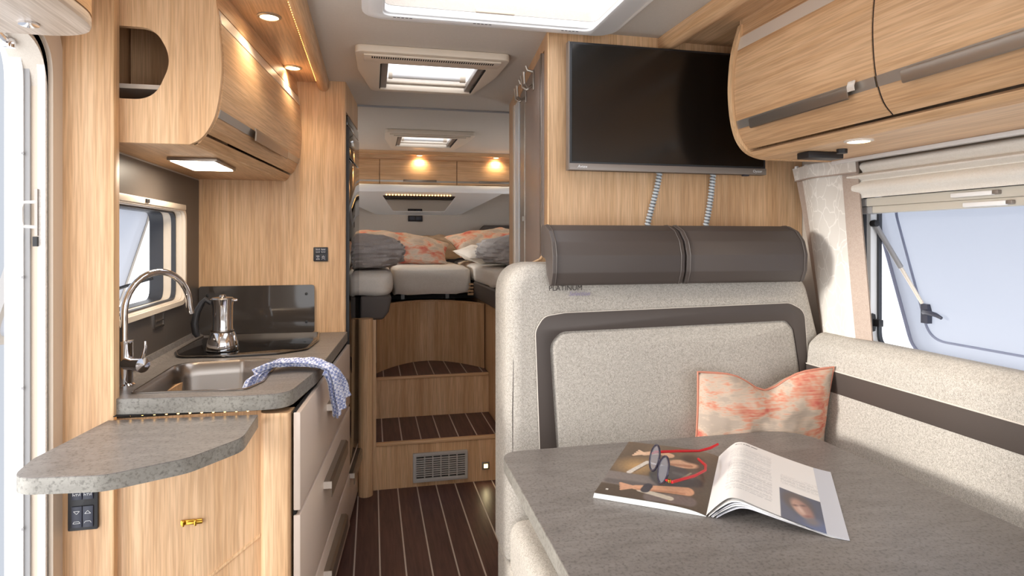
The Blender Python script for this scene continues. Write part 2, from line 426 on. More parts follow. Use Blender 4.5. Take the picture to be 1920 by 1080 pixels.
WT = rpoly([(-.639, 1.728), (-.33, 1.690), (-.215, 1.690), (-.165, 1.98), (-.106, 2.768), (-.703, 2.768), (-.703, 1.752), (-.639, 1.752)], [.002, .2, .10, .3, .004, 0, 0, 0], 12)
SK = rpoly([(-.611, 1.777), (-.330, 1.752), (-.300, 1.84), (-.296, 2.165), (-.42, 2.192), (-.61, 2.165)], [.015, .03, .03, .05, .06, .07], 6)
wt = thing('worktop', 'grey stone-look kitchen worktop with a rounded front corner', 'worktop', (-.4, 2.2, .86))
G().plate(WT, .861, .9, 'xy', [SK]).build('slab', STONE, wt)
G().plate([(p[0]+.0, p[1]) for p in rpoly([(-.639, 1.7275), (-.33, 1.6892), (-.214, 1.6892), (-.1642, 1.98), (-.1052, 2.768), (-.109, 2.768), (-.168, 1.983), (-.218, 1.694), (-.33, 1.694), (-.639, 1.732)], [.0, .2, .10, .3, 0, 0, .3, .095, .2, 0], 12)],
          .8605, .8985, 'xy').build('edge_band', STONE_EDGE, wt)
G().plate([(-.703, .90), (-.67, .90), (-.675, .905), (-.69, .912), (-.695, .93), (-.703, .93)], 1.76, 2.767, lambda u, v, w: (u, w, v)).build('rear_cove', STONE, wt)
# sink
sk = thing('sink', 'brushed steel inset sink in the worktop', 'sink', (-.45, 1.96, .75))
cxs, cys = -.455, 1.97
def inset(p, k): return (cxs+(p[0]-cxs)*k, cys+(p[1]-cys)*k)
g = G(); rings = []
for k, z in ((1.02, .9005), (1.02, .9035), (.985, .9035), (.955, .895), (.93, .86), (.90, .80), (.86, .775), (.7, .765), (.3, .762), (.02, .760)):
    rings.append([(*inset(p, k), z) for p in SK])
n = len(SK); g.add([q for r_ in rings for q in r_], [(i*n+k, i*n+(k+1) % n, (i+1)*n+(k+1) % n, (i+1)*n+k) for i in range(len(rings)-1) for k in range(n)])
g.build('bowl', STEEL, sk)
G().lathe([(.035, .7665), (.030, .769), (.012, .768), (.001, .768)], (cxs, cys, 0), 24).build('drain', CHROME, sk)
# hob
hb = thing('hob', 'black glass gas hob set flush in the worktop', 'hob', (-.45, 2.5, .90))
HB = rpoly([(-.685, 2.745), (-.685, 2.38), (-.645, 2.268), (-.49, 2.242), (-.32, 2.262), (-.228, 2.33), (-.205, 2.53), (-.218, 2.745)], [.005, .05, .05, .15, .1, .06, .1, .005], 6)
G().plate(HB, .9, .906, 'xy').build('glass_top', BLKG, hb, .002)
def hin(p, k): return (-.45+(p[0]+.45)*k, 2.5+(p[1]-2.5)*k)
G().plate([hin(p, .975) for p in HB], .906, .9075, 'xy', [[hin(p, .965) for p in HB]]).build('bevelled_rim', HANDLE, hb)
sp = thing('splash_guard', 'low smoked glass splash guard standing behind the hob', 'splashback', (-.47, 2.755, .91))
G().plate(rr(-.698, -.242, .905, 1.108, .012), 2.754, 2.762, 'xz').build('glass', GLASSD, sp)
for (x, z) in ((-.665, 1.07), (-.275, 1.07), (-.275, .95)):
    G().lathe([(.006, 0), (.006, .003), (.001, .004)], (x, 2.754, z), 12, Matrix.Rotation(PI/2, 3, 'X')).build('screw', BLK, sp)
# moka pot
mk = thing('moka_pot', 'polished steel stovetop coffee pot on the black hob', 'coffee pot', (-.52, 2.36, .9075))
c = (-.52, 2.36, .908)
G().lathe([(.001, 0), (.053, 0), (.055, .004), (.049, .035), (.041, .062), (.038, .066)], c, 40).build('boiler', CHROME, mk)
G().lathe([(.039, .066), (.040, .070), (.039, .074)], c, 40).build('joint_ring', STEEL, mk)
G().lathe([(.036, .074), (.035, .09), (.036, .16), (.040, .182), (.038, .182), (.034, .165)], c, 40).build('jug', CHROME, mk)
G().lathe([(.037, .181), (.034, .187), (.012, .190), (.010, .196), (.001, .198)], c, 32).build('lid', STEEL, mk)
G().box(c[0]+.03, c[0]+.052, c[1]-.018, c[1]-.002, c[2]+.172, c[2]+.183).build('spout', CHROME, mk, .005)
G().lathe([(.001, 0), (.005, 0), (.005, .008), (.001, .009)], (c[0]-.018, c[1]-.044, c[2]+.045), 10, Matrix.Rotation(PI/2, 3, 'X')).build('safety_valve', STEEL, mk)
hp = [(-.037, -.004, .168), (-.055, -.008, .182), (-.066, -.01, .168), (-.080, -.012, .14), (-.088, -.014, .10), (-.084, -.014, .065), (-.078, -.013, .052)]
G().tube([Vector(c)+Vector(p) for p in hp], [.008, .010, .010, .0115, .0125, .012, .008], 12).build('handle', BLK, mk)
# tap
tp = thing('kitchen_tap', 'chrome swan-neck mixer tap beside the sink', 'tap', (-.661, 1.868, .9))
bx_, by_ = -.661, 1.868
G().lathe([(.001, 0), (.028, 0), (.028, .006), (.0225, .010), (.0225, .115), (.024, .118), (.024, .126), (.001, .128)], (bx_, by_, .9), 28).build('body', CHROME, tp)
a = Vector((bx_, by_, 0)); e = Vector((-.546, 2.05, 0)); r_ = (e-a).length/2; dv = (e-a).normalized(); pts = [(bx_, by_, 1.02), (bx_, by_, 1.06)]
for k in range(0, 19):
    t = PI-k/18*(PI*1.0); q = a+dv*(r_+r_*math.cos(t)); pts.append((q.x, q.y, 1.10+r_*math.sin(t)))
q = e+dv*.006; pts.append((q.x, q.y, 1.075))
G().tube(pts, .0095, 14).build('spout', CHROME, tp)
mx = Matrix.Translation((bx_, by_, .965)) @ Matrix.Rotation(math.radians(-38), 4, 'Z')
G().lathe([(.001, 0), (.019, 0), (.019, .05), (.020, .052), (.020, .080), (.001, .084)], (0, 0, 0), 24, Matrix.Rotation(PI/2, 3, 'Y') ).xf(mx).build('mixer_barrel', CHROME, tp)
G().tube([mx @ Vector((.072, 0, .012)), mx @ Vector((.082, 0, .03)), mx @ Vector((.090, 0, .05)), mx @ Vector((.089, 0, .065))], [.006, .005, .0045, .004], 10).build('lever', CHROME, tp)
# towel
def towel():
    t = thing('tea_towel', 'blue checked tea towel draped over sink edge and worktop corner', 'towel', (-.22, 2.0, .9))
    # centre line from the sink bowl over the worktop and down the front
    path = [(-.345, 1.875, .872), (-.335, 1.905, .898), (-.318, 1.95, .912), (-.285, 1.995, .918), (-.24, 2.005, .917), (-.195, 1.995, .917), (-.158, 1.975, .915),
            (-.130, 1.965, .903), (-.116, 1.968, .880), (-.108, 1.985, .845), (-.100, 2.005, .805), (-.094, 2.02, .775)]
    wid = [.03, .045, .052, .056, .058, .056, .054, .052, .055, .062, .070, .076]
    wd = [Vector((.55, .83, 0)), Vector((.5, .86, 0)), Vector((.35, .93, 0)), Vector((.1, 1, 0)), Vector((0, 1, 0)), Vector((0, 1, 0)), Vector((0, 1, 0)), Vector((.05, 1, -.05)),
          Vector((.15, .95, .1)), Vector((.2, .95, .25)), Vector((.2, .95, .32)), Vector((.2, .9, .36))]
    def interp(L, x):
        i = min(int(x), len(L)-2); f = x-i; return Vector(L[i])*(1-f)+Vector(L[i+1])*f
    N = len(path)-1
    def fn(u, v, off):
        x = u*N; p = interp(path, x); w = interp(wd, x).normalized(); ww = wid[min(int(x), N-1)]*(1-x+int(x))+wid[min(int(x)+1, N)]*(x-int(x)) if x < N else wid[N]
        tng = (interp(path, min(x+.2, N))-interp(path, max(x-.2, 0))).normalized(); nn = tng.cross(w).normalized()
        if nn.z < 0 and x < 7: nn = -nn
        if x >= 7 and nn.x < 0: nn = -nn
        s = (v-.5)*2
        fold = .005*math.sin(s*7+u*9)+.004*math.sin(s*13+u*4)*(1+u)+.004*noise.noise(Vector((u*9, s*3, 2)))
        return p+w*s*ww*.9+nn*(max(fold, -.004)+.006+off)
    g = G().grid(lambda u, v: fn(u, v, 0), 60, 26); g.grid(lambda u, v: fn(u, v, -.0035), 60, 26)
    g.build('folded_cloth', TOWEL, t, merge=False)
    g = G().grid(lambda u, v: fn(.6+u*.37, v, -.010)+Vector((0, -.006, -.004)), 24, 20).grid(lambda u, v: fn(.6+u*.37, v, -.013)+Vector((0, -.006, -.004)), 24, 20)
    g.build('under_layer', TOWEL, t, merge=False)
towel()
# flap
FP = rpoly([(-.642, 1.716), (-.287, 1.686), (-.288, 1.50), (-.37, 1.385), (-.50, 1.318), (-.668, 1.338), (-.680, 1.45)], [.003, .003, .08, .08, .08, .06, .05], 10)
fl = thing('folding_worktop_flap', 'grey stone-look flap extending from the worktop end towards the door', 'shelf', (-.5, 1.5, .82))
G().plate(FP, .818, .85, 'xy').build('board', STONE, fl)
cen = (-.49, 1.50)
G().plate([(cen[0]+(p[0]-cen[0])*1.003, cen[1]+(p[1]-cen[1])*1.003) for p in FP], .818, .8485, 'xy', [[(cen[0]+(p[0]-cen[0])*.99, cen[1]+(p[1]-cen[1])*.99) for p in FP]]).build('edge_band', STONE_EDGE, fl)
ls = thing('worktop_led_strip', 'row of warm led dots under the worktop front edge', 'led strip', (-.46, 1.705, .856))
box('strip', DARKG, ls, -.63, -.29, 1.712, 1.734, .8585, .8605)
for i in range(12):
    x = -.622+i*.028; G().lathe([(.0005, -.002), (.0022, -.0014), (.003, .0)], (x, 1.724-(x+.64)*.075, .8582), 8).build('led', LED, ls)
box('backing', DARKG, ls, -.63, -.29, 1.7285, 1.7345, .8505, .8583)  # dark fill put in as the shade of the gap under the worktop
br = thing('brass_latch', 'small brass latch on the oak kitchen end panel', 'latch', (-.455, 1.733, .57))
box('plate', BRASS, br, -.482, -.43, 1.729, 1.7345, .564, .577, .002)
box('bolt', BRASS, br, -.465, -.428, 1.723, 1.729, .567, .574, .002)
for x in (-.477, -.448): box('knuckle', BRASS, br, x, x+.006, 1.721, 1.729, .563, .578, .002)
# switch panels
def switch_panel(name, label, x0, x1, z0, z1, y, rows):
    t = thing(name, label, 'switch', ((x0+x1)/2, y, z0))
    G().plate(rr(x0, x1, z0, z1, .004), y-.008, y, 'xz').build('faceplate', BLK, t, .0015)
    w = (x1-x0); hgt = (z1-z0)/rows; mxx = (x0+x1)/2
    for r in range(rows):
        b0 = z0+hgt*r+hgt*.12; b1 = z0+hgt*(r+1)-hgt*.12
        for sx in (0, 1):
            bx0 = x0+w*.14 if sx == 0 else mxx+w*.01; bx1 = mxx-w*.01 if sx == 0 else x1-w*.14
            b = box('rocker', BLKB, t, bx0, bx1, y-.011, y-.008, b0, b1, .001)
            yy = y-.0115; cx = (bx0+bx1)/2; g = G(); q = (bx1-bx0)*.28
            def line(p, r2): g.tube([(p[0][0], yy, p[0][1]), (p[1][0], yy, p[1][1])], r2, 5)
            rad = .0006; zt = b0+(b1-b0)*.72; zb = b0+(b1-b0)*.25
            if r == 0:
                d_ = 1 if sx else -1
                tri = [(cx-q, zt-d_*q*.5), (cx+q, zt-d_*q*.5), (cx, zt+d_*q*.6)]
                for i in range(3): line((tri[i], tri[(i+1) % 3]), rad)
                line(((cx-q*1.2, zb-q*.3), (cx-q*.8, zb+q*.4)), rad); line(((cx-q*.8, zb+q*.4), (cx+q*.8, zb+q*.4)), rad); line(((cx+q*.8, zb+q*.4), (cx+q*1.2, zb-q*.3)), rad)
                if sx == 0: line(((cx-q*1.2, zb-q*.3), (cx+q*1.2, zb-q*.3)), rad)
            else:
                for (zz, dx) in ((zt, 0), (zb, 0)):
                    line(((cx-q*1.2, zz-q*.5), (cx-q*1.2, zz+q*.7)), rad); line(((cx-q*1.2, zz), (cx-q*.6, zz)), rad); line(((cx-q*.6, zz), (cx-q*.6, zz-q*.5)), rad)
                    line(((cx-q*.4, zz+q*.2), (cx+q*.5, zz+q*.2)), rad); line(((cx, zz+q*.2), (cx, zz-q*.5)), rad)
                    line(((cx+q*1.2, zz-q*.5), (cx+q*1.2, zz+q*.7)), rad); line(((cx+q*.7, zz), (cx+q*1.2, zz)), rad); line(((cx+q*.7, zz), (cx+q*.7, zz-q*.5)), rad)
            g.build('icon', ICON, b)
    return t
switch_panel('door_switch_panel', 'tall black light and step switch panel on the entrance column', -.728, -.662, .585, .722, 1.715, 2)
switch_panel('wall_switch_panel', 'small square black switch panel on the oak fridge cabinet', -.247, -.187, 1.208, 1.269, 2.77, 2)

# left wall splashback, kitchen window
G().plate([(1.752, .93), (2.768, .93), (2.768, 1.546), (1.752, 1.546)], XL, XL+.004, 'yz', [WL]).build('splashback', SPLASH, wall_left)
w1 = thing('window_1', 'kitchen window hinged open outwards', None, (-.75, 2.2, 1.07)); w1['kind'] = 'structure'
def inn(d, r=.05): return rr(1.83+d, 2.545-d, 1.07+d, 1.412-d, r)
G().plate(inn(-.012, .055), -.701, -.690, 'yz', [inn(.004, .045)]).build('inner_frame', CREAM, w1)
G().plate(inn(.0), -.722, -.701, 'yz', [inn(.006, .045)]).build('reveal', CREAM, w1)
G().plate(inn(.0), -.737, -.722, 'yz', [inn(.012, .045)]).build('gasket', RUB, w1)
G().plate(inn(.0), -.765, -.737, 'yz', [inn(.008, .045)]).build('outer_reveal', CREAM, w1)
G().plate(inn(0, .05), -.812, -.765, 'yz', [inn(.010, .045)]).build('outer_frame', RUB, w1)
def tilt_pane(name, y0, y1, zt, hgt, xh, ang, side, parent, m, rim):
    R = Matrix.Translation((xh, 0, zt)) @ Matrix.Rotation(ang*side, 4, 'Y')
    f = lambda u, v, w: tuple(R @ Vector((w, u, v)))
    p = G().plate(rr(y0, y1, -hgt, 0, .07, 8), 0, side*.022, f).build(name, m, parent)
    G().plate(rr(y0-.002, y1+.002, -hgt-.002, .002, .07, 8), side*-.002, side*.024, f, [rr(y0+rim, y1-rim, -hgt+rim, -rim, .05, 8)]).build('pane_rim', GREYP if rim > .015 else pane_mat('pane_edge_'+name, (170, 173, 190), .12, .3), p)
    return R
R1 = tilt_pane('pane', 1.80, 2.61, 1.43, .42, -.822, math.radians(-17), -1, w1, PANE, .02)
G().tube([(-.79, 2.50, 1.16), tuple(R1 @ Vector((-.005, 2.49, -.33)))], .006, 8).build('stay', BLK, w1)
box('blind_rail', CREAM, w1, -.701, -.684, 1.78, 2.53, 1.412, 1.432, .003)
box('rail_catch', BLK, w1, -.684, -.680, 2.10, 2.13, 1.416, 1.428, .001)
sk2 = thing('window_socket', 'small steel socket flap below the kitchen window', 'socket', (-.70, 2.26, 1.01))
G().plate(rr(2.22, 2.32, 1.005, 1.06, .006), -.701, -.696, 'yz', [rr(2.226, 2.314, 1.011, 1.054, .004)]).build('frame', STEEL, sk2)
G().plate(rr(2.227, 2.313, 1.012, 1.053, .004), -.701, -.698, 'yz').build('flap', SPLASH, sk2)
box('lip', STEEL, sk2, -.698, -.694, 2.235, 2.305, 1.028, 1.031)

# tall fridge cabinet
tc = thing('tall_fridge_cabinet', 'tall oak cabinet housing the fridge beside the kitchen', 'cabinet', (-.4, 3.0, 0))
G().plate([(XL+.002, 2.77), (-.118, 2.77), (-.113, 2.775), (-.113+.0837*.012, 2.787), (XL+.002, 2.787)], 0, ZC, 'xy').build('front_panel', WV, tc)
box('top_panel', WV, tc, 1.10, 1.555, -.02, 0, 1.862, ZC, 0, KF)
box('base', WV, tc, 1.10, 1.555, -.04, -.02, 0, .03, 0, KF)
G().plate([KF(1.085, -.55, 0)[:2], KF(1.085, -.03, 0)[:2], KF(1.56, -.03, 0)[:2], (XL+.002, 3.25)], .03, ZC, 'xy').build('carcass', WV, tc)
ld = box('drawer', FRONT, tc, 1.10, 1.555, -.012, .006, .03, .268, .003, KF)
G().plate([(.006, .262), (.024, .262), (.032, .254), (.032, .212), (.028, .212), (.028, .252), (.006, .256)], 1.13, 1.47, lambda u, v, w: KF(w, u, v)).build('handle', HANDLE, ld)
box('handle_end', HANDLEC, ld, 1.126, 1.13, .006, .032, .242, .262, 0, KF)
fr = thing('refrigerator', 'tall narrow glossy black fridge in the oak cabinet', 'refrigerator', KF(1.3, -.1, .27))
box('housing', BLK, fr, 1.10, 1.555, -.03, -.004, .275, 1.858, 0, KF)
box('door', BLKG, fr, 1.108, 1.548, -.004, .008, .282, 1.66, .003, KF)
box('freezer_door', BLKG, fr, 1.108, 1.548, -.004, .008, 1.668, 1.80, .003, KF)
box('control_panel', BLKG, fr, 1.108, 1.548, -.004, .004, 1.806, 1.852, .002, KF)
box('door_edge', BLK, fr, 1.100, 1.106, -.004, .012, .282, 1.80, 0, KF)

# overhead kitchen cabinet
def ofs(y): return .0905*(y-1.75)
PRO = [(-.408, ZC), (-.395, 1.86), (-.389, 1.765), (-.392, 1.70), (-.402, 1.637), (-.418, 1.595), (-.440, 1.565), (-.466, 1.550)]
PRO = smooth_line(PRO)
uc = thing('kitchen_overhead_cabinet', 'curved oak overhead cabinet above the kitchen worktop', 'cabinet', (-.55, 2.2, 1.55))
G().plate([(-.704, ZC)]+PRO+[(-.704, 1.55)], 1.75, 1.768, 'xz', [rpoly([(-.68, 1.848), (-.548, 1.848), (-.506, 1.77), (-.550, 1.662), (-.68, 1.662)], [.01, .06, .10, .07, .01], 16)]).build('end_panel', WV, uc)
def loft(pts, y0, y1, dx0=0, dx1=0, thick=.016):
    g = G(); n = len(pts); vs = []
    nor = []
    for i in range(n):
        a = Vector(pts[max(i-1, 0)]); b = Vector(pts[min(i+1, n-1)]); t = (b-a).normalized(); nor.append(Vector((-t.y, t.x)))
    for y in (y0, y1):
        for k in (0, 1):
            for i, p in enumerate(pts): vs.append((p[0]+ofs(y)+dx0-k*thick*abs(nor[i].y if 0 else 1)*(1 if nor[i].x > 0 else -1)*abs(nor[i].x), y, p[1]-k*thick*nor[i].y*(1 if nor[i].x > 0 else -1)))
    fs = []
    for i in range(n-1):
        fs += [(i, i+1, 2*n+i+1, 2*n+i), (n+i, 3*n+i, 3*n+i+1, n+i+1), (i, n+i, n+i+1, i+1), (2*n+i, 2*n+i+1, 3*n+i+1, 3*n+i)]
    fs += [(0, 2*n, 3*n, n), (n-1, 2*n-1, 4*n-1, 3*n-1)]
    return g.add(vs, fs)
LP = [(-.404, 1.915), (-.396, 1.86), (-.390, 1.765), (-.393, 1.70), (-.403, 1.637), (-.419, 1.597), (-.430, 1.582)]
LP = smooth_line(LP)
dr = loft([(x+.002, z) for x, z in LP], 1.770, 2.768).build('door', WHK, uc)
loft([(-.4045, 1.912), (-.3985, 1.878)], 1.771, 2.767, .0045, 0, .003).build('pale_band', ALUB, dr)
loft([(-.4005, 1.648), (-.4065, 1.626)], 1.771, 2.767, .0045, 0, .003).build('metal_band', ALU, dr)
loft([(-.3985, 1.652), (-.394, 1.640), (-.396, 1.612)], 2.06, 2.49, .012, 0, .004).build('handle', HANDLE, dr)
loft([(-.408, ZC-.002), (-.402, 1.918)], 1.768, 2.768).build('top_rail', WHK, uc)
G().plate([(-.704, 1.768), (-.45, 1.768), (-.45+ofs(2.768), 2.768), (-.704, 2.768)], 1.552, 1.568, 'xy').build('bottom_board', WH, uc)
loft([(-.434, 1.576), (-.446, 1.558), (-.462, 1.550)], 1.768, 2.768).build('bottom_rail', WHK, uc)
box('back_board', WV, uc, -.703, -.695, 1.768, 2.768, 1.57, ZC)
box('inner_shelf', ALUB, uc, -.69, -.43, 1.80, 2.0, 1.700, 1.712)
box('divider', WV, uc, -.69, -.43, 2.0, 2.015, 1.57, ZC-.002)
sl = thing('under_cabinet_lamp', 'square lit panel lamp under the kitchen overhead cabinet', 'lamp', (-.535, 2.17, 1.54))
box('housing', HANDLE, sl, -.605, -.465, 2.035, 2.305, 1.541, 1.552, .002)
box('diffuser', LAMPC, sl, -.597, -.473, 2.043, 2.297, 1.5385, 1.5412)
def add_light(kind, name, loc, power, color, parent, size=.03, ang=2.4, blend=.8, direction=(0, 0, -1), sx=None, sy=None):
    l = bpy.data.lights.new(name, kind); l.energy = power; l.color = color
    if kind == 'SPOT': l.spot_size = ang; l.spot_blend = blend; l.shadow_soft_size = size
    if kind == 'AREA': l.shape = 'RECTANGLE'; l.size = sx; l.size_y = sy
    o = bpy.data.objects.new(name, l); C.objects.link(o); o.location = loc
    o.rotation_euler = Vector(direction).to_track_quat('-Z', 'Y').to_euler()
    bpy.context.view_layer.update(); child(o, parent); return o
WARM = (1, .80, .55)
add_light('AREA', 'under_cabinet_light', (-.535, 2.17, 1.537), 1.2, (1, .86, .68), sl, sx=.12, sy=.25)
# pelmet with downlights and round beam
pel = thing('kitchen_light_pelmet', 'oak pelmet board on the ceiling above the kitchen cabinet', 'panel', (-.31, 2.2, 1.97))
G().plate([(-.43, 1.0), (-.22, 1.0), (-.22, 2.769), (-.33, 2.769), (-.41, 1.77)], ZC-.010, ZC-.001, 'xy').build('board', WH, pel)
def half_beam(name, label, x, y0, y1, r, m=WH):
    t = thing(name, label, 'beam', (x, (y0+y1)/2, ZC-r*1.6))
    prof = [(x+r*math.cos(PI+k/12*PI), ZC-.012-r*.7+r*.9*math.sin(PI+k/12*PI)) for k in range(13)]
    G().plate([(x-r, ZC-.001)]+prof+[(x+r, ZC-.001)], y0, y1, 'xz').build('bar', m, t); return t
half_beam('ceiling_beam', 'rounded oak beam along the ceiling on the kitchen side', -.205, .9, 2.769, .022)
lst = thing('ceiling_led_strip', 'string of warm led dots along the kitchen ceiling beam', 'led strip', (-.235, 2.2, 1.97))
box('strip', BRASS, lst, -.2335, -.2275, 1.0, 2.74, ZC-.014, ZC-.010)
for i in range(52):
    G().lathe([(.0005, -.003), (.0025, -.002), (.003, 0)], (-.231, 1.70+i*.02, ZC-.0135), 6).build('led', LED, lst)
def downlight(x, y, z, label, power, group, m=ALU, rad=.026, ang=2.3, col=WARM):
    t = thing('downlight', label, 'lamp', (x, y, z), group)
    G().lathe([(rad*1.35, 0), (rad*1.35, -.003), (rad*1.05, -.006), (rad*1.0, -.003), (rad*1.0, 0)], (x, y, z), 28).build('ring', m, t)
    G().lathe([(.001, -.0045), (rad*.98, -.0035), (rad*.98, 0), (.001, 0)], (x, y, z), 24).build('lens', LAMPW, t)
    add_light('SPOT', 'downlight_glow', (x, y, z-.012), power, col, t, .02, ang)
    return t
downlight(-.305, 1.98, ZC-.010, 'round downlight in the kitchen ceiling pelmet near the rooflight', 2.6, 'pelmet downlights')
downlight(-.305, 2.545, ZC-.010, 'round downlight in the kitchen ceiling pelmet next to the fridge cabinet', 2.6, 'pelmet downlights')
downlight(-.305, 1.38, ZC-.010, 'round downlight in the pelmet above the entrance cabinet', 2.6, 'pelmet downlights')

# ------------------------------------------------------------------ right side: TV wall, wardrobe, TV
tvw = thing('tv_partition', 'oak partition wall carrying the television', 'partition', (1.0, 1.94, 0))
TW = [(.562, ZC), (1.518, ZC), (1.518, 0), (.45, 0), (.45, 1.215), (.50, 1.222), (.535, 1.238), (.553, 1.262), (.562, 1.31)]
G().plate(TW, 1.933, 1.951, 'xz').build('board', WV, tvw)
G().tube([(.5635, 1.933, ZC), (.5635, 1.933, 1.31), (.554, 1.933, 1.262), (.536, 1.933, 1.238), (.50, 1.933, 1.222), (.45, 1.933, 1.215)], .004, 8).build('pale_edging', EDGE, tvw)
wd = thing('wardrobe', 'oak wardrobe with sliding taupe door beside the aisle', 'wardrobe', (.7, 2.5, 0))
def wbox(name, m, s0, s1, n0, n1, z0, z1, bev=0, p=wd): return box(name, m, p, s0, s1, n0, n1, z0, z1, bev, WF)
wbox('side_panel', WV, .02, .075, -.02, 0, 0, ZC)
wbox('top_rail', WV, .075, 1.13, -.02, 0, 1.945, ZC)
wbox('rear_stile', WV, .975, 1.13, -.02, 0, 0, 1.945)
wbox('inner_back', DARKG, .02, 1.13, -.06, -.04, 0, ZC)
tdoor = wbox('sliding_door', TAUPEP, .085, .50, -.008, .006, .05, 1.938, .002)
wbox('door_pull_edge', HANDLE, .085, .110, .006, .010, .05, 1.938, .001, tdoor)
wbox('mirror_strip', MIRROR, .502, .60, -.014, -.006, .05, 1.945)
wbox('door_track', ALU, .60, .72, -.02, -.004, .05, 1.945)
wbox('inner_panel', GREYP, .72, .80, -.03, -.01, .05, 1.945)
wbox('pale_profile', WHITE, .80, .93, -.02, -.006, .05, 1.945)
wbox('profile_lip', ALUB, .93, .975, -.02, 0, .05, 1.945)
wbox('catch', ALU, .58, .60, 0, .008, 1.38, 1.40)
def wall_hook(s, label):
    p = WF(s, 0, 1.90); t = thing('coat_hook', label, 'hook', p)
    wbox('back_plate', ALU, s-.012, s+.012, .006, .011, 1.855, 1.93, .002, t)
    G().tube([WF(s, .010, 1.925), WF(s, .03, 1.93), WF(s, .036, 1.945)], [.006, .005, .006], 8).build('upper_arm', ALU, t)
    for ds in (-.026, .026):
        G().tube([WF(s, .010, 1.875), WF(s+ds*.6, .03, 1.862), WF(s+ds, .045, 1.872), WF(s+ds, .047, 1.90), WF(s+ds*1.1, .048, 1.915)], [.005, .005, .005, .005, .006], 8).build('arm', ALU, t)
wall_hook(.27, 'satin metal coat hook on the wardrobe door panel')
wall_hook(.47, 'satin metal coat hook at the wardrobe door track')
tv = thing('television', 'flat black television hung on the oak partition', 'television', (.96, 1.9, 1.52))
box('back_housing', BLK, tv, .68, 1.25, 1.895, 1.932, 1.56, 1.9, .01)
box('case', BLK, tv, .6135, 1.325, 1.872, 1.897, 1.524, 1.936, .002)
box('screen', SCREEN, tv, .623, 1.316, 1.8695, 1.8725, 1.552, 1.928)
box('lower_bezel', BEZEL, tv, .6135, 1.325, 1.866, 1.874, 1.524, 1.546, .002)
box('side_trim', BEZEL, tv, .611, .6140, 1.868, 1.895, 1.524, 1.936)
box('sensor', BLKB, tv, 1.24, 1.262, 1.872, 1.884, 1.5195, 1.5245)
def wall_text(s, x, z, size, y, m, parent, shear=0): return text('lettering', s, size, m, parent, Matrix.Translation((x, y, z)) @ Matrix.Rotation(PI/2, 4, 'X'), .0003, shear)
wall_text('Avtex', .640, 1.5315, .0135, 1.8655, ICON, tv, .2)
wall_text('Oyster', 1.272, 1.5315, .0125, 1.8655, ICON, tv)
def cable(x0, x1, x2, label):
    t = thing('tv_cable', label, 'cable', (x2, 1.92, 1.22), 'television cables')
    pts = []
    for k in range(40):
        u = k/39; z = 1.54-u*.30
        x = x0*(1-u)**3+3*x0*u*(1-u)**2+3*x1*u*u*(1-u)+x2*u**3
        pts.append(Vector((x, 1.905+.012*math.sin(u*PI), z)))
    G().tube(pts, .0075, 12).build('core', CABLED, t)
    hel = []
    for k in range(320):
        u = k/319*39*.999; i = int(u); p = pts[i].lerp(pts[i+1], u-i); a = k*.62*.9
        hel.append(p+Vector((math.cos(a)*.0080, math.sin(a)*.0080, 0)))
    G().tube(hel, .0032, 6).build('spiral_sleeve', CABLE, t)
cable(.945, .885, .893, 'spiral-sleeved cable hanging under the middle of the television')
cable(1.145, 1.135, 1.075, 'spiral-sleeved cable curving down near the television sensor end')

# right overhead cabinet
RP = [(1.115, 1.965), (1.09, 1.88), (1.080, 1.79), (1.081, 1.72), (1.090, 1.655), (1.108, 1.605), (1.140, 1.570), (1.19, 1.553), (1.25, 1.550)]
RP = smooth_line(RP)
rc = thing('seating_overhead_cabinet', 'curved oak overhead cabinet above the dinette window', 'cabinet', (1.3, 1.0, 1.55))
def rloft(pts, y0, y1, t): # shell whose outside follows pts
    g = G(); n = len(pts); inner = []
    for i in range(n):
        a = Vector(pts[max(i-1, 0)]); b = Vector(pts[min(i+1, n-1)]); d_ = (b-a).normalized(); nn = Vector((-d_.y, d_.x))
        if nn.x < 0: nn = -nn
        inner.append(Vector(pts[i])+nn*t)
    return g.plate(list(pts)+[tuple(q) for q in inner[::-1]], y0, y1, 'xz')
def shift(pts, dx): return [(x+dx, z) for x, z in pts]
G().plate([(1.115, ZC-.001)]+RP+[(1.519, 1.55), (1.519, ZC-.001)], 1.685, 1.703, 'xz').build('end_panel', WV, rc)
rloft(shift(RP, -.006), 1.684, 1.704, .012).build('end_edging', EDGE, rc)
DP = [(1.106, 1.928), (1.09, 1.86), (1.082, 1.79), (1.083, 1.72), (1.092, 1.655), (1.110, 1.607), (1.135, 1.580)]
DP = smooth_line(DP)
def sub(z1, z0, n=6):
    out = []
    for k in range(n+1):
        z = z1+(z0-z1)*k/n
        for i in range(len(DP)-1):
            if DP[i][1] >= z >= DP[i+1][1]:
                f = (DP[i][1]-z)/(DP[i][1]-DP[i+1][1]); out.append((DP[i][0]+(DP[i+1][0]-DP[i][0])*f, z)); break
    return out
for (y0, y1, h0, h1) in ((1.152, 1.682, 1.22, 1.60), (.60, 1.146, .68, 1.07), (.05, .594, .15, .50)):
    d = rloft(DP, y0, y1, .016).build('door', WH, rc)
    rloft(shift(sub(1.922, 1.882), -.0015), y0, y1, .003).build('pale_band', ALUB, d)
    rloft(shift(sub(1.664, 1.640), -.0015), y0, y1, .003).build('metal_band', ALU, d)
    hp = [(1.0845, 1.660), (1.074, 1.656), (1.072, 1.650), (1.076, 1.630), (1.080, 1.628)]
    rloft(shift(hp, .004), h0, h1, .003).build('handle', HANDLE, d)
    rloft([(1.081, 1.668), (1.077, 1.655), (1.079, 1.644)], h0-.02, h0, .003).build('handle_end', HANDLEC, d)
for y in (1.149, .597): rloft(shift(DP, .003), y-.003, y+.003, .01).build('door_gap', DARKG, rc)
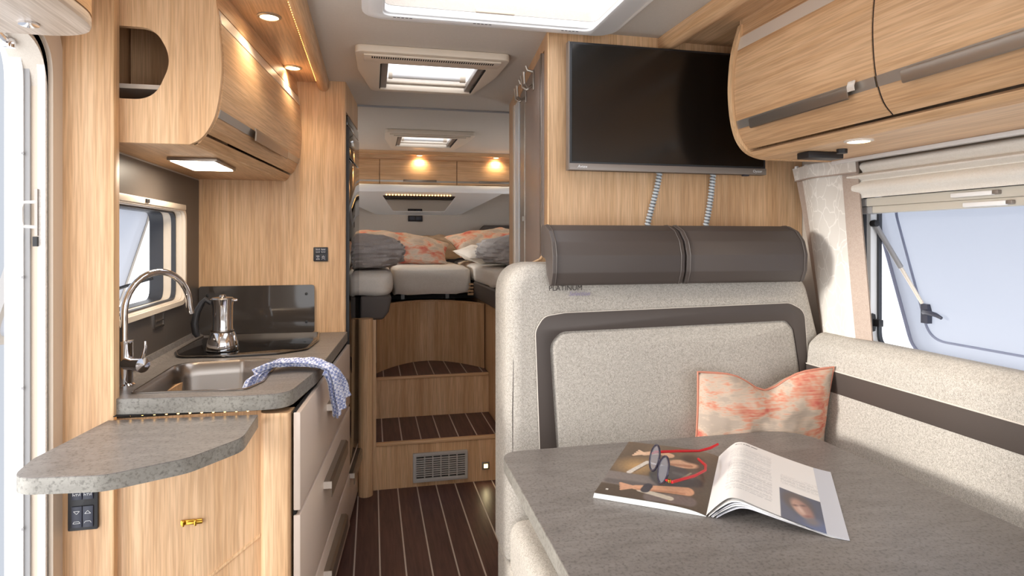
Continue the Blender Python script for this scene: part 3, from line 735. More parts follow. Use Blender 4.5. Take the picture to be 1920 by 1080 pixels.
box('top_rail', WH, rc, 1.112, 1.13, .05, 1.684, 1.932, ZC-.001)
box('bottom_board', WH, rc, 1.16, 1.519, .05, 1.684, 1.552, 1.566)
rloft([(1.140, 1.571), (1.147, 1.561), (1.158, 1.5535), (1.166, 1.5515)], .05, 1.684, .012).build('bottom_rail', WH, rc)
pel2 = thing('seating_pelmet', 'oak ceiling board above the dinette cabinet', 'panel', (1.1, 1.4, 1.97))
G().plate([(1.0, .05), (1.111, .05), (1.111, 1.704), (1.518, 1.704), (1.518, 1.932), (1.0, 1.932)], ZC-.010, ZC-.001, 'xy').build('board', WH, pel2)
half_beam('ceiling_beam', 'rounded oak beam along the ceiling ending at the television wall', .975, .05, 1.932, .024)
dl = thing('downlight', 'round downlight under the dinette overhead cabinet', 'lamp', (1.197, 1.315, 1.552))
G().lathe([(.034, 0), (.034, -.003), (.026, -.005), (.025, 0)], (1.197, 1.315, 1.552), 28).build('ring', ALUB, dl)
G().lathe([(.001, -.0042), (.025, -.0035), (.025, 0), (.001, 0)], (1.197, 1.315, 1.552), 24).build('lens', LAMPW, dl)
add_light('SPOT', 'downlight_glow', (1.197, 1.315, 1.54), 2.0, (1, .9, .76), dl, .02, 2.2)
bx2 = thing('usb_socket_block', 'flat black socket block under the dinette cabinet by the curtain', 'socket', (1.25, 1.52, 1.54))
box('block', BLK, bx2, 1.20, 1.315, 1.500, 1.550, 1.533, 1.551, .002)
G().lathe([(.014, .0), (.014, -.012), (.001, -.013)], (1.27, 1.455, 1.552), 20).build('round_port', BLK, bx2)

# curtain
cu = thing('side_curtain', 'tied pale leaf-patterned curtain panel beside the dinette window', 'curtain', (1.46, 1.7, .97))
def cur(lo, hi, off):
    def fn(u, v):
        v = lo+(hi-lo)*v; z = 1.553-u*.60
        y0 = 1.893-.125*u**.9; y1 = 1.598-.040*u
        y = y0+(y1-y0)*v; x = 1.452-.022*math.sin(PI*v)+.014*u+.004*math.sin(v*11+u*3)
        return (x+off, y, z)
    return fn
for nm, lo, hi, m in (('border', 0, .13, TAUPE), ('patterned_panel', .13, .80, CURT), ('border', .80, 1.0, TAUPE)):
    G().grid(cur(lo, hi, 0), 30, 16).grid(cur(lo, hi, .004), 30, 16).build(nm, m, cu, merge=False)
def hem(u, v):
    p = cur(0, 1, -.006)(u*.075+.004, v); return p
G().grid(hem, 4, 30).build('hem_fold', CURT, cu)
G().tube([cur(0, 1, -.007)(.078, v/20) for v in range(21)], .0022, 6).build('hem_seam', TAUPE, cu)
rail = thing('curtain_rail', 'white curtain rail under the dinette cabinet', 'rail', (1.45, 1.1, 1.545))
box('profile', WHITE, rail, 1.432, 1.450, .05, 1.70, 1.540, 1.5515, .001)
for y in (1.87, 1.82, 1.62): box('glider', WHITE, cu, 1.443, 1.450, y-.006, y+.006, 1.548, 1.5575)
# roman blind
rb = thing('roman_blind', 'cream roman blind gathered in folds above the dinette window', 'blind', (1.47, 1.0, 1.43))
def fold(z1, z0, yend, x0, bul, name='fold'):
    pr = [(1.50, z1)]
    for k in range(9):
        t = k/8; pr.append((x0-bul*math.sin(PI*min(t*1.15, 1))**.8 if t < .87 else x0-bul*.3, z1+(z0-z1)*t))
    pr.append((1.50, z0+.006))
    G().plate(pr, .02, yend, 'xz').build(name, ROMAN, rb)
fold(1.5395, 1.505, 1.595, 1.470, .016)
fold(1.507, 1.478, 1.632, 1.470, .030)
fold(1.482, 1.428, 1.615, 1.466, .024)
bc = thing('blind_cassette', 'pale double rail of the pleated window blind', 'blind rail', (1.49, 1.0, 1.385))
box('upper_rail', RAILW, bc, 1.474, 1.512, .02, 1.590, 1.402, 1.428, .003)
box('lower_rail', RAILW, bc, 1.478, 1.512, .02, 1.572, 1.381, 1.402, .003)
box('end_cap', GREYP, bc, 1.474, 1.516, 1.590, 1.63, 1.403, 1.427, .003)
box('end_cap', GREYP, bc, 1.478, 1.516, 1.572, 1.615, 1.380, 1.402, .003)
for (y, z, x) in ((1.245, 1.409, 1.462), (1.215, 1.383, 1.466)):
    box('pull_grip', WHITE, bc, x, 1.478, y-.055, y+.055, z, z+.012, .003)
    box('grip_end', BEZEL, bc, x, 1.478, y-.070, y-.055, z+.002, z+.012, .002)
# dinette window
w2 = thing('window_2', 'dinette window hinged open outwards', None, (1.54, 1.0, .93)); w2['kind'] = 'structure'
def inr(d, r): return rr(.35+d, 1.66-d, .93+d, 1.47-d, r, 8)
G().plate(inr(-.014, .08), 1.514, 1.521, 'yz', [inr(.002, .066)]).build('inner_flange', CREAM, w2)
G().plate(inr(.0, .07), 1.521, 1.530, 'yz', [inr(.012, .06)]).build('gasket', RUB, w2)
G().plate(inr(.006, .065), 1.530, 1.553, 'yz', [inr(.028, .05)]).build('white_frame', WHITE, w2)
G().plate(inr(.0, .07), 1.553, 1.565, 'yz', [inr(.036, .045)]).build('outer_gasket', RUB, w2)
R2 = tilt_pane('pane', .32, 1.690, 1.475, .585, 1.572, math.radians(-18), 1, w2, PANE, .012)
def pt(y, z): return R2 @ Vector((-.004, y, z))
G().plate(rr(.39, 1.61, -.52, -.055, .06, 8), -.004, .0, lambda u, v, w: tuple(R2 @ Vector((w, u, v))), [rr(.396, 1.604, -.514, -.061, .056, 8)]).build('pane_ridge', pane_mat('pane_ridge_plastic', (172, 176, 192), .1, .3), w2)
st = [(1.535, 1.622, 1.352), tuple(pt(1.592, -.412)+Vector((-.012, 0, .02)))]
G().tube([st[0], tuple(Vector(st[0]).lerp(Vector(st[1]), .55))], .008, 12).build('stay_sleeve', GREYP, w2)
G().tube([tuple(Vector(st[0]).lerp(Vector(st[1]), .5)), st[1]], .0055, 12).build('stay_rod', ALUB, w2)
G().lathe([(.001, -.012), (.010, -.010), (.012, 0), (.010, .010), (.001, .012)], st[0], 16, Matrix.Rotation(PI/2, 3, 'X')).build('stay_joint', BLK, w2)
def handle_at(y, z, par):
    q = pt(y, z); h = G()
    h.box(q.x-.016, q.x+.002, q.y-.012, q.y+.012, q.z-.03, q.z+.03)
    h.tube([(q.x-.014, q.y, q.z+.004), (q.x-.024, q.y-.02, q.z+.006), (q.x-.026, q.y-.05, q.z+.002), (q.x-.024, q.y-.068, q.z-.006)], [.009, .008, .007, .005], 8)
    h.build('catch_handle', BLKB, par, 0)
handle_at(1.585, -.425, w2); handle_at(1.20, -.53, w2)
G().lathe([(.001, -.03), (.010, -.026), (.013, 0), (.010, .026), (.001, .03)], (1.536, 1.634, 1.04), 14).build('frame_catch', BLK, w2)
box('frame_catch_tongue', BLK, w2, 1.53, 1.548, 1.60, 1.63, 1.03, 1.052, .002)

# ------------------------------------------------------------------ bench
bb = thing('dinette_bench', 'beige tweed l-shaped dinette bench with dark leather bands and headrests', 'bench', (.9, 1.5, 0))
box('base_box', FAB, bb, .415, 1.50, 1.27, 1.925, 0.01, .335, .03, seg=4)
box('seat_cushion', FAB, bb, .384, 1.372, 1.20, 1.742, .335, .495, .04, seg=5)
box('side_bolster', FAB, bb, .390, .428, 1.21, 1.925, 0.01, .345, .015, seg=4)
box('base_box', FAB, bb, 1.12, 1.50, .05, 1.265, 0.01, .335, .02)
box('seat_cushion', FAB, bb, 1.05, 1.372, .05, 1.195, .335, .485, .04, seg=5)
def back_fn(x, z):  # front face position
    return 0
BO = rpoly([(.385, .345), (1.462, .345), (1.462, .95), (1.395, 1.195), (.93, 1.222), (.385, 1.232)], [.02, .02, .15, .10, .2, .10], 10)
def pillow_plate(outer, y_front, y_back, puff, rnd, m, name, parent, holes=()):
    g = G(); n = len(outer); cx = sum(p[0] for p in outer)/n; cz = sum(p[1] for p in outer)/n
    # inset rings produced by moving along the vertex normal
    def off(k):
        out = []
        for i in range(n):
            a = Vector(outer[i-1]); b = Vector(outer[(i+1) % n]); t = (b-a).normalized(); nn = Vector((t.y, -t.x))
            if nn.dot(Vector(outer[i])-Vector((cx, cz))) < 0: nn = -nn
            out.append(Vector(outer[i])-nn*k)
        return out
    rings = [(0, y_back)]
    for k in range(7):
        a = k/6*PI/2; rings.append((rnd*(1-math.cos(a)), y_front+rnd*(1-math.sin(a))))
    vs = []
    for k, y in rings: vs += [(p.x, y, p.y) for p in off(k)]
    base_ = off(rnd)
    for sc, e in ((.75, .7), (.5, .92), (.25, 1), (.04, 1)):
        vs += [(cx+(p.x-cx)*sc, y_front-puff*e, cz+(p.y-cz)*sc) for p in base_]
    R = len(rings)+4
    fs = [(i*n+k, i*n+(k+1) % n, (i+1)*n+(k+1) % n, (i+1)*n+k) for i in range(R-1) for k in range(n)]
    fs += [tuple(range(n))[::-1], tuple(range((R-1)*n, R*n))]
    return g.add(vs, fs).build(name, m, parent)
br_ = pillow_plate(BO, 1.748, 1.928, .004, .045, FAB, 'backrest', bb)
bo = [(.487, .50), (.467, 1.034), (.493, 1.075), (.559, 1.084), (1.319, 1.096), (1.375, 1.07), (1.389, .90), (1.395, .50)]
bi = [(.545, .50), (.511, .995), (.545, 1.028), (1.309, 1.039), (1.336, 1.01), (1.359, .88), (1.365, .50)]
bo_r = rpoly(bo, [0, .05, .04, .1, .05, .05, .1, 0], 6); bi_r = rpoly(bi, [0, .05, .04, .03, .03, .1, 0], 6)
bdn = G().plate(bo_r+bi_r[::-1], 1.7385, 1.752, 'xz').build('leather_band', LEA, br_, .002)
pillow_plate(bi_r, 1.738, 1.752, .018, .018, FAB, 'centre_cushion', br_)
G().tube([(p[0], 1.7400, p[1]) for p in bo_r], .0016, 6).build('piping', PIPE, br_)
G().tube([(.405, 1.760, .50), (.402, 1.757, .8), (.408, 1.757, 1.08), (.432, 1.757, 1.175), (.48, 1.757, 1.207), (.56, 1.757, 1.214)], .0012, 5).build('seam', THREAD, br_)
wall_text('PLATINUM', .508, 1.150, .022, 1.7425, THREAD, br_)
wall_text('Selection', .570, 1.134, .018, 1.7425, LILAC, br_, .4)
for (x0, x1, lab) in ((.500, .912, 'dark leather headrest roll at the wardrobe end of the bench'), (.918, 1.335, 'dark leather headrest roll at the curtain end of the bench')):
    def hfn(rad):
        # D-shaped section in y/z
        pr = []
        for k in range(17):
            a = -PI*.30+k/16*PI*.98; pr.append((1.765-.095*math.cos(a)*rad, 1.245+.098*math.sin(a)*rad))
        return pr
    pr = [(1.80, 1.345), (1.76, 1.345), (1.715, 1.328), (1.685, 1.296), (1.672, 1.255), (1.675, 1.205), (1.690, 1.170), (1.705, 1.166), (1.735, 1.20), (1.75, 1.245), (1.80, 1.25)]
    pr = rpoly(pr, .02, 3)
    hr = G().plate(pr, x0, x1, 'yz').build('headrest', LEA, bb, .006, 3); hr['label'] = lab
    for x in (x0+.012, x1-.012): G().tube([(x, p[0]-.0008 if p[0] < 1.745 else p[0], p[1]+.0005) for p in pr], .0015, 5, True).build('seam', LEA, hr)
SP = rpoly([(1.375, .485), (1.378, .832), (1.392, .865), (1.378, .898), (1.386, .965), (1.43, 1.000), (1.505, .992), (1.505, .485)], [.02, .02, 0, .02, .04, .05, .02, .01], 6)
sb = G().plate(SP, .02, 1.737, 'xz').build('side_backrest', FAB, bb, .012, 3)
G().plate([(1.3765, .832), (1.386, .832), (1.396, .865), (1.386, .898), (1.3765, .898)], .021, 1.7345, 'xz').build('leather_strip', LEA, sb, .002)
G().tube([(1.378, .03, .899), (1.378, 1.735, .899)], .002, 6).build('piping', PIPE, sb)

# throw cushion
def pillow(name, m, parent, w, h_, t, M, pinch=.06, chop=0, nz=.006, ears=.0, seed=0, nu=40, nv=34):
    g = G()
    def surf(sgn):
        def fn(u, v):
            x = (u-.5)*2; y = (v-.5)*2
            ex = 1-pinch*(1-y*y)*1.0; ey = 1-pinch*(1-x*x)
            px = x*w/2*ex; py = y*h_/2*ey
            if chop and y > -.2: py -= chop*math.exp(-(x/.33)**2)*max(0, (y+.2)/1.2)**1.5
            prof = max(0, (1-abs(x)**2.6))**.55*max(0, (1-abs(y)**2.6))**.55
            d_ = sgn*t/2*prof
            d_ += nz*noise.noise(Vector((x*3+seed, y*3, sgn*2)))*prof*2+nz*.6*noise.noise(Vector((x*8+seed, y*6, sgn*2)))*prof
            return M @ Vector((px, d_, py))
        return fn
    g.grid(surf(-1), nu, nv); g.grid(surf(1), nu, nv)
    o = g.build(name, m, parent)
    return o
tcu = thing('throw_cushion', 'coral and beige patterned cushion leaning on the bench backrest', 'cushion', (1.14, 1.63, .48))
Mx = Matrix.Translation((1.155, 1.655, .700)) @ Matrix.Rotation(math.radians(-4), 4, 'Z') @ Matrix.Rotation(math.radians(9), 4, 'X')
pillow('cover', IKAT, tcu, .44, .43, .13, Mx, .05, .055, .006, seed=3)
edge_pts = []
def edge_at(x, y):
    px = x*.22*(1-.05*(1-y*y)); py = y*.215*(1-.05*(1-x*x))
    if y > -.2: py -= .055*math.exp(-(x/.33)**2)*max(0, (y+.2)/1.2)**1.5
    return Mx @ Vector((px, 0, py))
K = 14
for k in range(K): edge_pts.append(edge_at(-1, -1+2*k/K))
for k in range(K): edge_pts.append(edge_at(-1+2*k/K, 1))
for k in range(K): edge_pts.append(edge_at(1, 1-2*k/K))
for k in range(K): edge_pts.append(edge_at(1-2*k/K, -1))
G().tube(edge_pts, .0035, 6, True).build('piping', mat('coral_piping', (196, 130, 108), .9), tcu)

# ------------------------------------------------------------------ table
tb = thing('dinette_table', 'grey stone-look dinette table with rounded corners', 'table', (.77, 1.1, 0))
TP = rpoly([(.330, 1.585), (1.225, 1.585), (1.235, .40), (.312, .40)], [.06, .13, .1, .1], 10)
G().plate(TP, .708, .74, 'xy').build('table_top', STONE, tb)
tcx, tcy = .775, 1.0
G().plate([(tcx+(p[0]-tcx)*1.002, tcy+(p[1]-tcy)*1.002) for p in TP], .707, .7385, 'xy', [[(tcx+(p[0]-tcx)*.99, tcy+(p[1]-tcy)*.99) for p in TP]]).build('edge_band', STONE_EDGE, tb)
G().lathe([(.04, 0), (.04, .70), (.07, .708)], (.74, .82, 0), 24).build('leg', ALU, tb)
G().lathe([(.18, 0), (.18, .008), (.05, .02), (.04, .03)], (.74, .82, 0), 32).build('foot', ALU, tb)
# magazine
mg = thing('magazine', 'open magazine with photo page and text page on the table', 'magazine', (.77, 1.2, .74))
e1 = Vector((.811, -.585, 0)); e2 = Vector((.578, .816, 0)); O0 = Vector((.658, 1.122, .7405))
PWd, PH = .236, .365
def lin3(r, g_, b): return lin(r, g_, b)
def pagefn_left(s):  # s: 0 spine .. 1 outer edge -> (offset along -e1, height)
    return (-s*PWd*.985, .0015+.0125*(1-math.exp(-s*7))-.003*s)
def pagefn_right(s, lift=1.0):
    hgt = .052*lift*math.sin(min(1, s*3.2)*PI/2)*(1-max(0, s-.18)/.82)**1.15 if s < 1 else 0
    return (s*PWd*(1.0)-.004*math.sin(s*PI), .002+hgt)
def page(fn, nm, parent, col=None, nu=110, nv=130, ext=0, shade=None, zo=0, m=None):
    def f(u, v):
        o, z = fn(u); return O0+e1*(o+ext)+e2*(v*PH-.0*u)+Vector((0, 0, z+zo))
    g = G().grid(f, nu, nv); ob = g.build(nm, m or mat('page_paper', (238, 236, 234), .5), parent, merge=False)
    if col:
        at = ob.data.color_attributes.new('print', 'FLOAT_COLOR', 'POINT')
        i = 0
        for a in range(nu+1):
            for b in range(nv+1):
                at.data[i].color = lin3(*col(a/nu, b/nv)); i += 1
    return ob
PRT = mat('printed_page', rough=.35, spec=.4)
an = nd(PRT, 'ShaderNodeAttribute'); an.attribute_name = 'print'; base(PRT, an.outputs['Color'])
def blend(a, b, t): t = max(0, min(1, t)); return tuple(a[i]*(1-t)+b[i]*t for i in range(3))
def seg_d(x, y, ax, ay, bx, by):
    dx, dy = bx-ax, by-ay; t = max(0, min(1, ((x-ax)*dx+(y-ay)*dy)/(dx*dx+dy*dy))); return math.hypot(x-ax-t*dx, y-ay-t*dy)
def soft(c, col, d, e0, e1_): return blend(col, c, (d-e0)/(e1_-e0))
def left_print(s, v):
    x = 1-s; y = v   # x: outer edge 0 .. spine 1 ; y: foot 0 .. head 1
    n_ = noise.noise(Vector((x*5, y*5, 1)))*.5+.5; fine = noise.noise(Vector((x*40, y*40, 3)))*.06
    c = blend((70, 58, 48), (112, 92, 72), .5*n_+.6*y)
    c = soft(c, (186, 148, 98), math.hypot((x-.24)/.26, (y-.52)/.20), .1, 1.1)
    c = soft(c, (96, 86, 76), math.hypot((x-.9)/.25, (y-.5)/.6), .4, 1.2)
    if seg_d(x, y, .20, .40, .32, .62) < .026 or seg_d(x, y, .32, .62, .60, .57) < .014: c = (206, 198, 188)
    if seg_d(x, y, .245, .42, .335, .585) < .008: c = (120, 96, 70)
    c = soft(c, (122, 112, 108), seg_d(x, y, -.05, .28, .50, .27), .095, .115)       # near leg
    c = soft(c, (96, 88, 86), seg_d(x, y, .05, .22, .46, .22), .02, .05)
    c = soft(c, (84, 82, 82), math.hypot((x-.60)/.22, (y-.44)/.20), .85, 1.0)         # shirt
    c = soft(c, (72, 70, 71), seg_d(x, y, .58, .30, .84, .40), .06, .09)
    c = soft(c, (98, 97, 96), seg_d(x, y, .62, .50, .80, .46), .012, .03)
    c = soft(c, (150, 140, 118), seg_d(x, y, .70, .40, .78, .54), .006, .014)
    c = soft(c, (112, 100, 96), seg_d(x, y, .50, .07, .84, .10), .055, .075)          # far leg
    c = soft(c, (188, 178, 162), seg_d(x, y, .38, .14, .68, .085), .022, .032)        # book
    c = soft(c, (208, 166, 136), math.hypot((x-.68)/.17, (y-.68)/.085), .75, 1.0)     # neck and chin
    c = soft(c, (168, 122, 96), seg_d(x, y, .56, .64, .76, .66), .010, .03)
    c = soft(c, (76, 60, 50), math.hypot((x-.76)/.15, (y-.80)/.10), .6, 1.0)          # hair
    c = soft(c, (216, 178, 148), seg_d(x, y, .25, .78, .40, .85), .030, .045)         # raised arm
    c = soft(c, (200, 158, 128), seg_d(x, y, .40, .85, .52, .80), .035, .05)
    for k in range(4): c = soft(c, (222, 186, 156), seg_d(x, y, .25, .78, .17-.01*k, .83-.035*k), .011, .018)
    w = .026+.030*max(0, min(1, (x-.3)/.5)); c = soft(c, (206, 156, 124), seg_d(x, y, .33, .17, .80, .235), w, w+.012)
    c = soft(c, (176, 128, 100), seg_d(x, y, .36, .145, .78, .19), .006, .02)
    for k in range(4): c = soft(c, (204, 154, 124), seg_d(x, y, .33, .17, .18+.012*k, .20-.030*k), .012, .018)
    c = soft(c, (64, 60, 66), seg_d(x, y, .43, .155, .44, .215), .038, .048)          # cuff
    if abs(x-.09) < .012 and abs(y-.08) < .010: c = (220, 214, 206)
    return tuple(max(0, min(255, q*(1+fine))) for q in c)
def right_print(s, v):
    c = (236, 233, 230)
    if .60 < s < .985 and 0.0 <= v < .42:   # picture of a face looking up, softly lit
        x = (s-.60)/.385; y = v/.42; n_ = noise.noise(Vector((x*4, y*4, 5)))*.5+.5
        c = blend((104, 110, 128), (62, 66, 86), .5*n_+.5*x)
        c = soft(c, (92, 104, 140), math.hypot((x-.75)/.45, (y-.08)/.30), .5, 1.1)
        X_ = (x-.45)*.85+(y-.52)*.45; Y_ = (y-.52)*.85-(x-.45)*.45
        c = soft(c, (92, 82, 82), math.hypot(X_/.32, (Y_-.16)/.36), .7, 1.1)
        f_ = blend((206, 166, 146), (142, 106, 98), (X_+.22)/.44+.25*(n_-.5))
        c = soft(c, f_, math.hypot(X_/.21, Y_/.33), .7, 1.05)
        c = soft(c, (214, 182, 168), math.hypot((X_+.05)/.06, (Y_+.02)/.16), .2, 1.2)
        c = soft(c, (112, 82, 78), math.hypot((X_+.10)/.08, (Y_-.09)/.035), .1, 1.3); c = soft(c, (104, 76, 74), math.hypot((X_-.08)/.08, (Y_-.09)/.035), .1, 1.3)
        c = soft(c, (140, 92, 88), math.hypot(X_/.10, (Y_+.20)/.04), .1, 1.4)
        c = soft(c, (120, 112, 114), math.hypot(X_/.18, (Y_+.34)/.12), .3, 1.2)
        return c
    if .18 < s < .42 and .945 < v < .962: return (130, 124, 124) if noise.noise(Vector((s*160, v*10, 0))) > -.15 else c
    if .14 < s < .54 and .14 < v < .88 or .62 < s < .95 and .50 < v < .66:
        row = (v*PH)/.0068; fr_ = row-math.floor(row); r_i = int(row)
        head = r_i in (36, 21)
        if fr_ < .42 and r_i % 12 not in (0,):
            w_ = noise.noise(Vector((s*90, r_i*3.1, 0)))
            if w_ > -.22: c = (204, 202, 201) if not head else (150, 146, 146)
    return c
blk = G()
lo_, hi_ = [], []
for k in range(25):
    s = k/24; o, z = pagefn_left(s); hi_.append((o, z-.0006)); lo_.append((o*1.01, .0002))
G().plate(hi_+lo_[::-1], 0, PH, lambda u, v, w: tuple(O0+e1*u+e2*w+Vector((0, 0, v)))).build('left_page_block', mat('page_edges', (226, 228, 226), .6), mg)
page(pagefn_left, 'photo_page', mg, left_print, nu=170, nv=220, m=PRT, zo=.0004)
page(lambda s: pagefn_right(s, 1.0), 'text_page', mg, right_print, nu=130, nv=180, m=PRT, zo=.0004)
for k, (lf, ex) in enumerate(((.93, .005), (.86, .010), (.78, .0125), (.70, .020))):
    page(lambda s, lf=lf: pagefn_right(s, lf), 'page_sheaf', mg, None, 30, 4, ex, zo=-.0015-.0002*k, m=(mat('page_paper', (238, 236, 234), .5), mat('lilac_page', (168, 166, 180), .5), mat('white_page', (244, 244, 246), .5), mat('slate_page', (150, 152, 164), .5))[k])
    pl = []; ql = []
    for j in range(31):
        s = j/30; o, z = pagefn_right(s, lf); pl.append((o+ex, max(z-.0017, .0008))); ql.append((o+ex, max(z-.0040*min(1, s*6+.1), .0002)))
    G().plate(pl+ql[::-1], 0, PH, lambda u, v, w: tuple(O0+e1*u+e2*w+Vector((0, 0, v)))).build('page_sheaf', mat('grey_page', (200, 202, 210), .5) if k % 2 else mat('page_paper', (238, 236, 234), .5), mg)
# spectacles
gs = thing('spectacles', 'dark-rimmed spectacles with red temples lying on the magazine', 'glasses', (.70, 1.29, .755))
def GP(a, b, c): # a: along temples, b: across the front, c: up
    ax = Vector((.98, -.2, 0)); ay = Vector((-.2, -.98, 0))
    return Vector((.648, 1.372, .756))+ax*(a+c*.30)+ay*b+Vector((0, 0, c))
for cb in (.034, .110):
    rim = [GP(0, cb+.032*math.cos(t*2*PI/28), .030+.028*math.sin(t*2*PI/28)) for t in range(28)]
    r_o = G().tube(rim, .0026, 8, True).build('rim', mat('dark_rim', (48, 44, 58), .25), gs)
    G().add([tuple(GP(.0005, cb+.031*math.cos(t*2*PI/28), .030+.027*math.sin(t*2*PI/28))) for t in range(28)]+[tuple(GP(-.0005, cb+.031*math.cos(t*2*PI/28), .030+.027*math.sin(t*2*PI/28))) for t in range(28)],
            [tuple(range(28)), tuple(range(28, 56))[::-1]]+[(k, (k+1) % 28, 28+(k+1) % 28, 28+k) for k in range(28)]).build('lens', LENS, r_o)
G().tube([GP(0, .065, .036), GP(-.004, .072, .041), GP(0, .079, .036)], .0022, 8).build('bridge', MATS['dark_rim'], gs)
for (p, tip, hb_) in (([GP(0, .004, .030), GP(.010, -.004, .030), (.735, 1.385, .779), (.800, 1.398, .770)], [(.800, 1.398, .770), (.835, 1.405, .772), (.862, 1.412, .778)], GP(.004, -.002, .030)),
                 ([GP(0, .140, .020), GP(.012, .149, .018), (.705, 1.252, .770), (.755, 1.290, .765)], [(.755, 1.290, .765), (.776, 1.325, .762), (.781, 1.368, .762)], GP(.006, .147, .020))):
    t_ = G().tube(p, [.003, .0035, .0033, .003], 8).build('temple', RED, gs)
    G().tube(tip, [.003, .0036, .003], 8).build('temple_tip', RED, t_)
    G().lathe([(.001, -.004), (.004, -.003), (.004, .003), (.001, .004)], hb_, 10).build('hinge', BRASS, t_)

# ------------------------------------------------------------------ steps to the bedroom
stp = thing('bed_steps', 'two oak steps with dark striped treads up to the beds', 'steps', (.35, 3.5, 0))
box('riser', WV, stp, .0195, .6985, 3.263, 3.281, 0, .226)
box('nosing', WX, stp, .0195, .6985, 3.256, 3.284, .226, .243, .003)
box('riser', WV, stp, .0195, .6985, 3.712, 3.728, .243, .470)
box('nosing', WX, stp, .0195, .6985, 3.704, 3.73, .470, .486, .003)
box('tread_core', DARKG, stp, .0195, .6985, 3.284, 3.712, .19, .236)
box('tread_core', DARKG, stp, .0195, .6985, 3.73, 4.18, .43, .479)
for z, y0, y1, xs0 in ((.243, 3.284, 3.712, .053), (.486, 3.73, 4.17, .066)):
    for i in range(-1, 7):
        x = xs0+i*.1
        a, b = max(x+.003, .0195), min(x+.097, .6985)
        if b-a > .01: box('plank', WENGE, stp, a, b, y0, y1, z-.007, z-.0005)
        if .02 < x < .695: box('inlay_strip', INLAY, stp, x-.003, x+.003, y0, y1, z-.007, z)
arc = []
for k in range(25):
    t = k/24; x = .0255+t*.667; arc.append((x, 3.83+.33*math.sin(PI*t)**.85))
G().plate(arc+[(p[0], p[1]+.016) for p in arc[::-1]], .486, .885, 'xy').build('curved_back', WV, stp)
G().plate([(p[0], p[1]-.006) for p in arc]+[(p[0], p[1]+.03) for p in arc[::-1]], .885, .897, 'xy').build('curved_rim', WX, stp)
vg = thing('vent_grille', 'grey slotted vent grille in the lower step riser', 'vent', (.35, 3.25, .02))
VX0, VX1, VZ0, VZ1 = .208, .497, .026, .178
box('backing', DARKG, vg, VX0+.01, VX1-.01, 3.259, 3.2625, VZ0+.012, VZ1-.012)
G().plate(rr(VX0, VX1, VZ0, VZ1, .004, 2), 3.246, 3.2625, 'xz', [rr(VX0+.018, VX1-.014, VZ0+.020, VZ1-.018, .002, 2)]).build('frame', GREYG, vg, .001)
for i in range(1, 10):
    z = VZ0+.020+(VZ1-VZ0-.038)*i/10; box('slat', GREYG, vg, VX0+.018, VX1-.014, 3.249, 3.259, z-.0028, z+.0028)
for i in range(1, 6):
    x = VX0+.018+(VX1-VX0-.032)*i/6; box('mullion', GREYG, vg, x-.0032, x+.0032, 3.248, 3.258, VZ0+.02, VZ1-.018)
sl2 = thing('step_light', 'small square lit step lamp beside the vent grille', 'lamp', (.597, 3.25, .06))
box('frame', BEZEL, sl2, .577, .617, 3.255, 3.2625, .062, .102, .001)
box('lens', mat('step_lens', (255, 236, 170), .4, emit=(255, 225, 140), estr=3), sl2, .587, .607, 3.2525, 3.2555, .072, .092)
add_light('SPOT', 'step_glow', (.597, 3.245, .082), .12, (1, .85, .5), sl2, .01, 2.4, .8, (0, -1, -.5))
po = thing('round_post', 'round oak post at the foot of the bedroom steps', 'post', (-.033, 3.20, 0))
G().lathe([(.037, 0), (.037, .90)], (-.033, 3.215, 0), 32).build('shaft', WV, po)

# ------------------------------------------------------------------ bedroom
bd = thing('built_in_bed', 'built-in oak u-shaped bed base with dark valances', 'bed', (.4, 4.2, 0))
box('base', WV, bd, XL+.003, .0193, 3.262, 5.29, .0, .885)
G().plate([(-.062, .885), (.055, .885), (.085, .925), (.100, 1.008), (-.062, 1.008)], 3.258, 4.03, 'xz').build('valance', VAL, bd, .015, 3)
box('slats', DARKG, bd, XL+.003, .03, 3.3, 5.29, .886, 1.0)
box('base', WV, bd, .70, 1.515, 3.14, 5.29, 0, .90)
G().plate([(.665, .915), (.76, .905), (.76, 1.024), (.655, 1.024)], 3.12, 4.05, 'xz').build('valance', VAL, bd, .012, 3)
box('slats', DARKG, bd, .77, 1.515, 3.2, 5.29, .901, 1.02)
box('side_door', WV, bd, .6965, .7005, 3.30, 3.66, .27, .86)
for k in range(4): box('wood_block', WX, bd, .625, .662, 4.07, 4.09, .93+k*.022, .944+k*.022)
box('platform', DARKG, bd, .035, .69, 4.20, 5.29, .90, .925)
for x in (.20, .50): box('bracket', GREYP, bd, x-.012, x+.012, 4.185, 4.20, .90, .94)
def mattress(label, x0, x1, y0, y1, z0, z1, r, hem=0):
    t = thing('mattress', label, 'mattress', ((x0+x1)/2, (y0+y1)/2, z0))
    g = G(); nx, ny = 44, 44
    def side(u, v):
        # rounded box through superellipse mapping: u round, v bottom to top
        a = u*2*PI; ca, sa = math.cos(a), math.sin(a); p = .16
        X_ = math.copysign(abs(ca)**p, ca); Y_ = math.copysign(abs(sa)**p, sa)
        if v < .75:
            vv = v/.75; k = 1-.03*(2*vv-1)**4
            z = z0+(z1-z0)*vv*.9; k2 = k
            z += (1-vv)**2*.012*noise.noise(Vector((X_*4+x0, Y_*9, 1)))*1.5
            wr = .006*noise.noise(Vector((X_*5, Y_*14, vv*1.5)))
        else:
            vv = (v-.75)/.25; k2 = (1-vv)*.97; z = z0+(z1-z0)*(.9+.1*min(1, vv*6)**.5); wr = 0
            z += .004*noise.noise(Vector((X_*3*k2, Y_*5*k2, 2)))
        return ((x0+x1)/2+X_*((x1-x0)/2*k2+wr), (y0+y1)/2+Y_*((y1-y0)/2*k2+wr), z)
    g.grid(side, 120, 26, True); g.build('ticking', SHEET, t)
    return t
